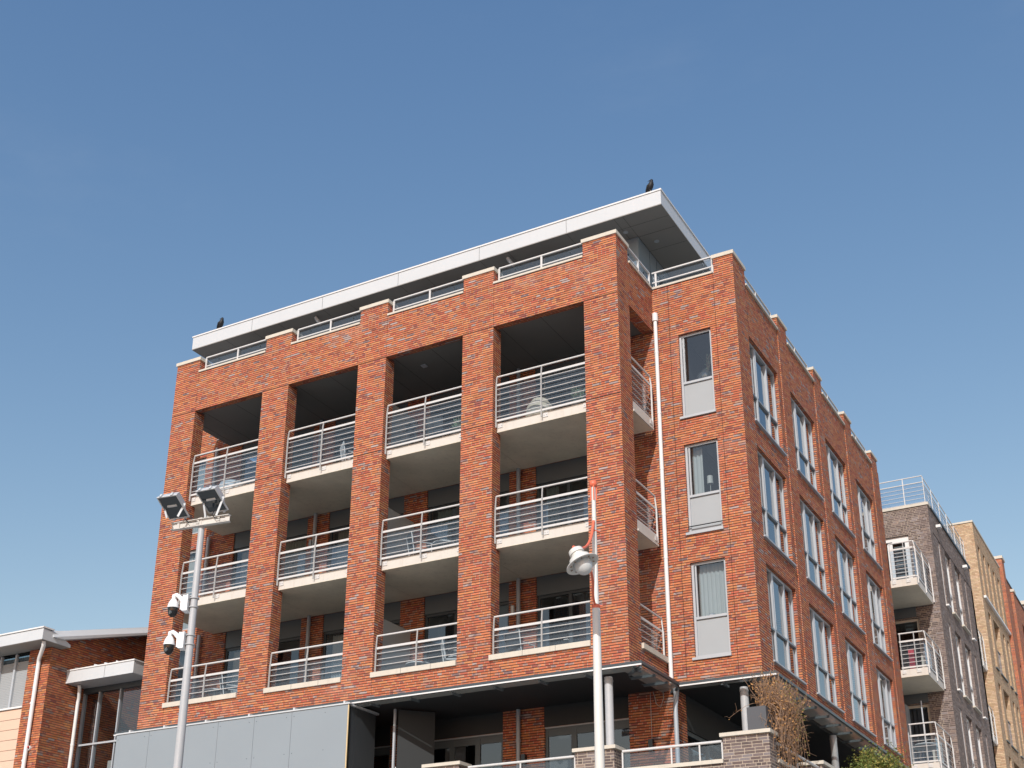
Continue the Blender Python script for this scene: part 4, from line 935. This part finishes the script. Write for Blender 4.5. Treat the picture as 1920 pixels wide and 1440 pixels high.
# front doors
fr = MB().box(1.9, 2.49, 19.28, 19.33, 17.62, 17.86).box(2.33, 2.49, 19.28, 19.33, 15.45, 17.62).box(1.0, 1.9, 19.28, 19.33, 17.7, 17.86).box(1.72, 1.90, 19.27, 19.32, 15.45, 17.619).box(1.9, 2.33, 19.28, 19.33, 15.45, 15.62).build('balcony_door', 'white', DB)
MB().quad((1.0, 19.31, 15.5), (2.35, 19.31, 15.5), (2.35, 19.31, 17.7), (1.0, 19.31, 17.7)).build('pane', 'wpane', fr)
m = MB()
for k in range(16): m.box(1.92, 2.32, 19.40, 19.41, 15.7+.12*k, 15.76+.12*k)
m.build('blind', 'shut', fr)
fr = MB().box(2.42, 2.505, 19.28, 19.34, 12.4, 14.79).box(.2, 2.42, 19.28, 19.34, 14.70, 14.79).build('balcony_door', 'stone', DB); MB().quad((.2, 19.31, 12.4), (2.45, 19.31, 12.4), (2.45, 19.31, 14.75), (.2, 19.31, 14.75)).build('pane', 'wpane', fr)
fr = MB().box(2.42, 2.51, 19.28, 19.34, 9.36, 11.79).box(1.0, 2.42, 19.28, 19.34, 11.70, 11.79).build('balcony_door', 'stone', DB)
curtain(MB(), 1.3, 2.4, 19.5, 9.4, 11.7, .04, .14).build('curtain', 'curtd', fr); MB().box(1.78, 1.83, 18.75, 19.27, 9.4, 11.75).build('open_leaf', 'frame', fr)
box('room_interior', 'inter', DB, .0, 2.9, 20.6, 20.7, 9, 18); box('ceiling_panel', 'gpanel', DB, .5, 2.45, 19.15, 19.19, 14.83, 15.18); box('ceiling_panel', 'gpanel', DB, .5, 2.5, 19.15, 19.19, 11.83, 12.14)
# balconies
D3 = [16.72, 16.50, 16.37, 16.23, 16.09, 15.95, 15.81, 15.67, 15.50]
D2 = [13.60, 13.33, 13.18, 13.04, 12.90, 12.76, 12.62, 12.46]
D1 = [10.62, 10.25, 10.08, 9.90, 9.72, 9.54, 9.41]
for zb, zs in ((15.187, D3), (12.147, D2), (9.107, D1)):
    s = MB().box(-.5, 3.06, 16.76, 19.149, zb+.012, zb+.25).build('balcony_slab', 'conc', DB)
    box('soffit', 'soff', s, -.5, 3.059, 16.761, 19.149, zb, zb+.0119)
    railing('railing', s, (2.25, 16.78), (3.03, 16.78), zs, zb+.10, (.05, .62)); railing('railing', s, (3.06, 16.80), (3.06, 19.15), zs, zb+.06, (0, .5, 1))
    for x in (2.25, 2.72): bracket(s, x, 16.755, zb+.11)
# roof railing
rz = [20.02, 19.78, 19.62, 19.47, 19.32, 19.17, 19.02]
m = MB()
for z in rz: m.tube([(-3, 19.3, z), (3.17, 19.3, z), (3.17, 26.8, z)], .022 if z > 19.7 else .010, 6)
for y in (19.35, 20.73, 22.06, 23.45, 24.83, 26.16, 26.8): m.box(3.18, 3.20, y-.035, y+.035, 18.95, 20.0)
for x in (2.5, 1.0, -.5): m.box(x-.015, x+.015, 19.27, 19.29, 18.95, 20.0)
r = m.build('roof_railing', 'rail', DB)
MB().quad((-3, 19.33, 19.0), (3.15, 19.33, 19), (3.15, 19.33, 19.76), (-3, 19.33, 19.76)).quad((3.14, 19.4, 19.0), (3.14, 26.8, 19), (3.14, 26.8, 19.76), (3.14, 19.4, 19.76)).build('glass_panel', 'rpane', r)
# things on these balconies
t = thing('hanging_towel', 'red towel behind the middle balcony railing of the dark brick block', 'towel', (2.55, 17.2, 12.4)); MB().box(2.40, 2.58, 17.3, 17.33, 12.42, 13.2).build('cloth', 'cloth', t)
table('white bistro table on the lowest balcony of the dark brick block', 2.55, 17.6, 9.36, .35, 'cwhite', .72)
t = thing('parasol', 'closed grey garden parasol on the lowest balcony of the dark brick block', 'parasol', (2.5, 17.9, 9.36))
MB().lathe((2.5, 17.9, 10.05), (0, 0, 1), [(0, .42), (.06, .36), (.16, .05), (.2, .0)], 12).build('canopy', 'cwhite', t); MB().tube([(2.5, 17.9, 9.36), (2.5, 17.9, 11.6)], .025, 8).build('pole', 'frame', t)

# ================================================================== TAN BRICK BUILDING
XT = 3.30
TB = thing('tan_brick_building', 'sandy yellow brick apartment block behind the dark brick block', 'building', (0, 33, 0))
slots = [(29.93, 30.42), (31.11, 31.60), (32.28, 32.80), (33.55, 34.05), (34.75, 35.28)]
holes = [(a, b, 18.60, 20.88) for a, b in slots]; low = [(30.25, 30.85, 0), (31.45, 33.0, 1), (33.88, 34.42, 0), (35.02, 35.55, 0)]
for z1 in (18.00, 14.95, 11.90, 8.85): holes += [(a, b, z1-2.40, z1) for a, b, _ in low]
MB().wall('y', 29.3, 35.95, XT-.30, XT, 0, 21.70, holes).build('side_wall', 'tan', TB)
MB().wall('x', -4, XT-.30, 29.3, 29.6, 0, 21.70).build('front_wall', 'tan', TB)
box('recess_wall', 'tan', TB, XT-.62, XT-.42, 29.61, 35.9, 18.5, 21.5)
MB().box(-4, XT+.03, 29.26, 29.65, 21.701, 21.78).box(XT-.32, XT+.03, 29.651, 35.95, 21.701, 21.78).build('coping', 'stone', TB)
box('ledge', 'white', TB, XT+.0, XT+.10, 29.7, 36.2, 18.44, 18.54)
for z1 in (18.00, 14.95, 11.90, 8.85):
    for a, b, wd in low:
        box('window_sill', 'dframe', TB, XT-.1, XT+.06, a-.02, b+.02, z1-2.46, z1-2.405)
        if wd:
            box('blue_panel', 'bluep', TB, XT-.16, XT-.12, a, b, z1-2.4, z1-1.22); box('window', 'wpane', TB, XT-.22, XT-.20, a, b, z1-1.2, z1); box('window_frame', 'dframe', TB, XT-.25, XT-.10, a, b, z1-1.219, z1-1.17)
    box('room_interior', 'inter', TB, XT-.9, XT-.8, 31.3, 33.2, z1-2.5, z1)
    MB().wall('y', 29.61, 35.9, XT-.62, XT-.45, z1-2.6, z1+.1, [(31.45, 33.0, z1-2.6, z1+.1)]).build('recess_wall', 'tan', TB)
for zb, zs in ((15.187, D3), (12.147, D2), (9.107, D1)):
    s = MB().box(1, 3.08, 27.6, 29.299, zb, zb+.25).build('balcony_slab', 'conc', TB)
    railing('railing', s, (3.06, 27.62), (3.06, 29.25), zs, zb+.06, (0, .5, 1)); railing('railing', s, (1.0, 27.6), (3.05, 27.6), zs, zb+.06, (.5,))
# ================================================================== RED BUILDING FURTHER BACK
XR = 3.40
RB = thing('red_brick_building', 'narrow dull red brick block behind the sandy yellow block, at the right edge', 'building', (0, 40, 0))
holes = [(38.6, 39.1, 18.7, 20.4), (40.8, 42.2, 17.9, 20.3)]+[(a, b, z-2.3, z) for z in (17.4, 14.4, 11.4) for a, b in ((37.4, 37.8), (38.6, 39.4), (40.8, 42.2))]
MB().wall('y', 36.0, 44.2, XR-.4, XR, 0, 21.42, holes).build('side_wall', 'rd2', RB); MB().wall('x', -3, XR-.4, 36.0, 36.3, 0, 21.42).build('front_wall', 'rd2', RB)
MB().box(XR-.6, XR+.05, 36.05, 36.75, 21.4, 22.2).box(XR, XR+.05, 36.05, 36.75, 5, 21.4).box(XR, XR+.12, 38.0, 38.45, 5, 21.1).build('pilaster', 'rd2', RB)
MB().box(XR-.65, XR+.1, 36.0, 36.8, 22.201, 22.33).box(XR-.3, XR+.17, 37.95, 38.5, 21.11, 21.24).build('coping', 'stone', RB); box('coping', 'dframe', RB, XR-.4, XR+.04, 36.81, 44.2, 21.425, 21.48)
box('room_interior', 'inter', RB, XR-.9, XR-.8, 36.5, 44, 5, 21); MB().box(XR-.2, XR-.15, 40.8, 42.2, 17.9, 20.3).box(XR-.2, XR-.15, 40.8, 42.2, 12.1, 17.4).build('window', 'wpane', RB)
FB = thing('brown_brick_building', 'sliver of brown brick block with a pale coping at the end of the row', 'building', (0, 50, 0))
MB().wall('y', 44.3, 60, 3.1, 3.5, 0, 22.3).wall('x', -3, 3.1, 44.3, 44.6, 0, 22.3).build('wall', 'dark', FB); MB().box(2.9, 3.6, 44.2, 45.2, 22.301, 22.5).build('coping', 'stone', FB)
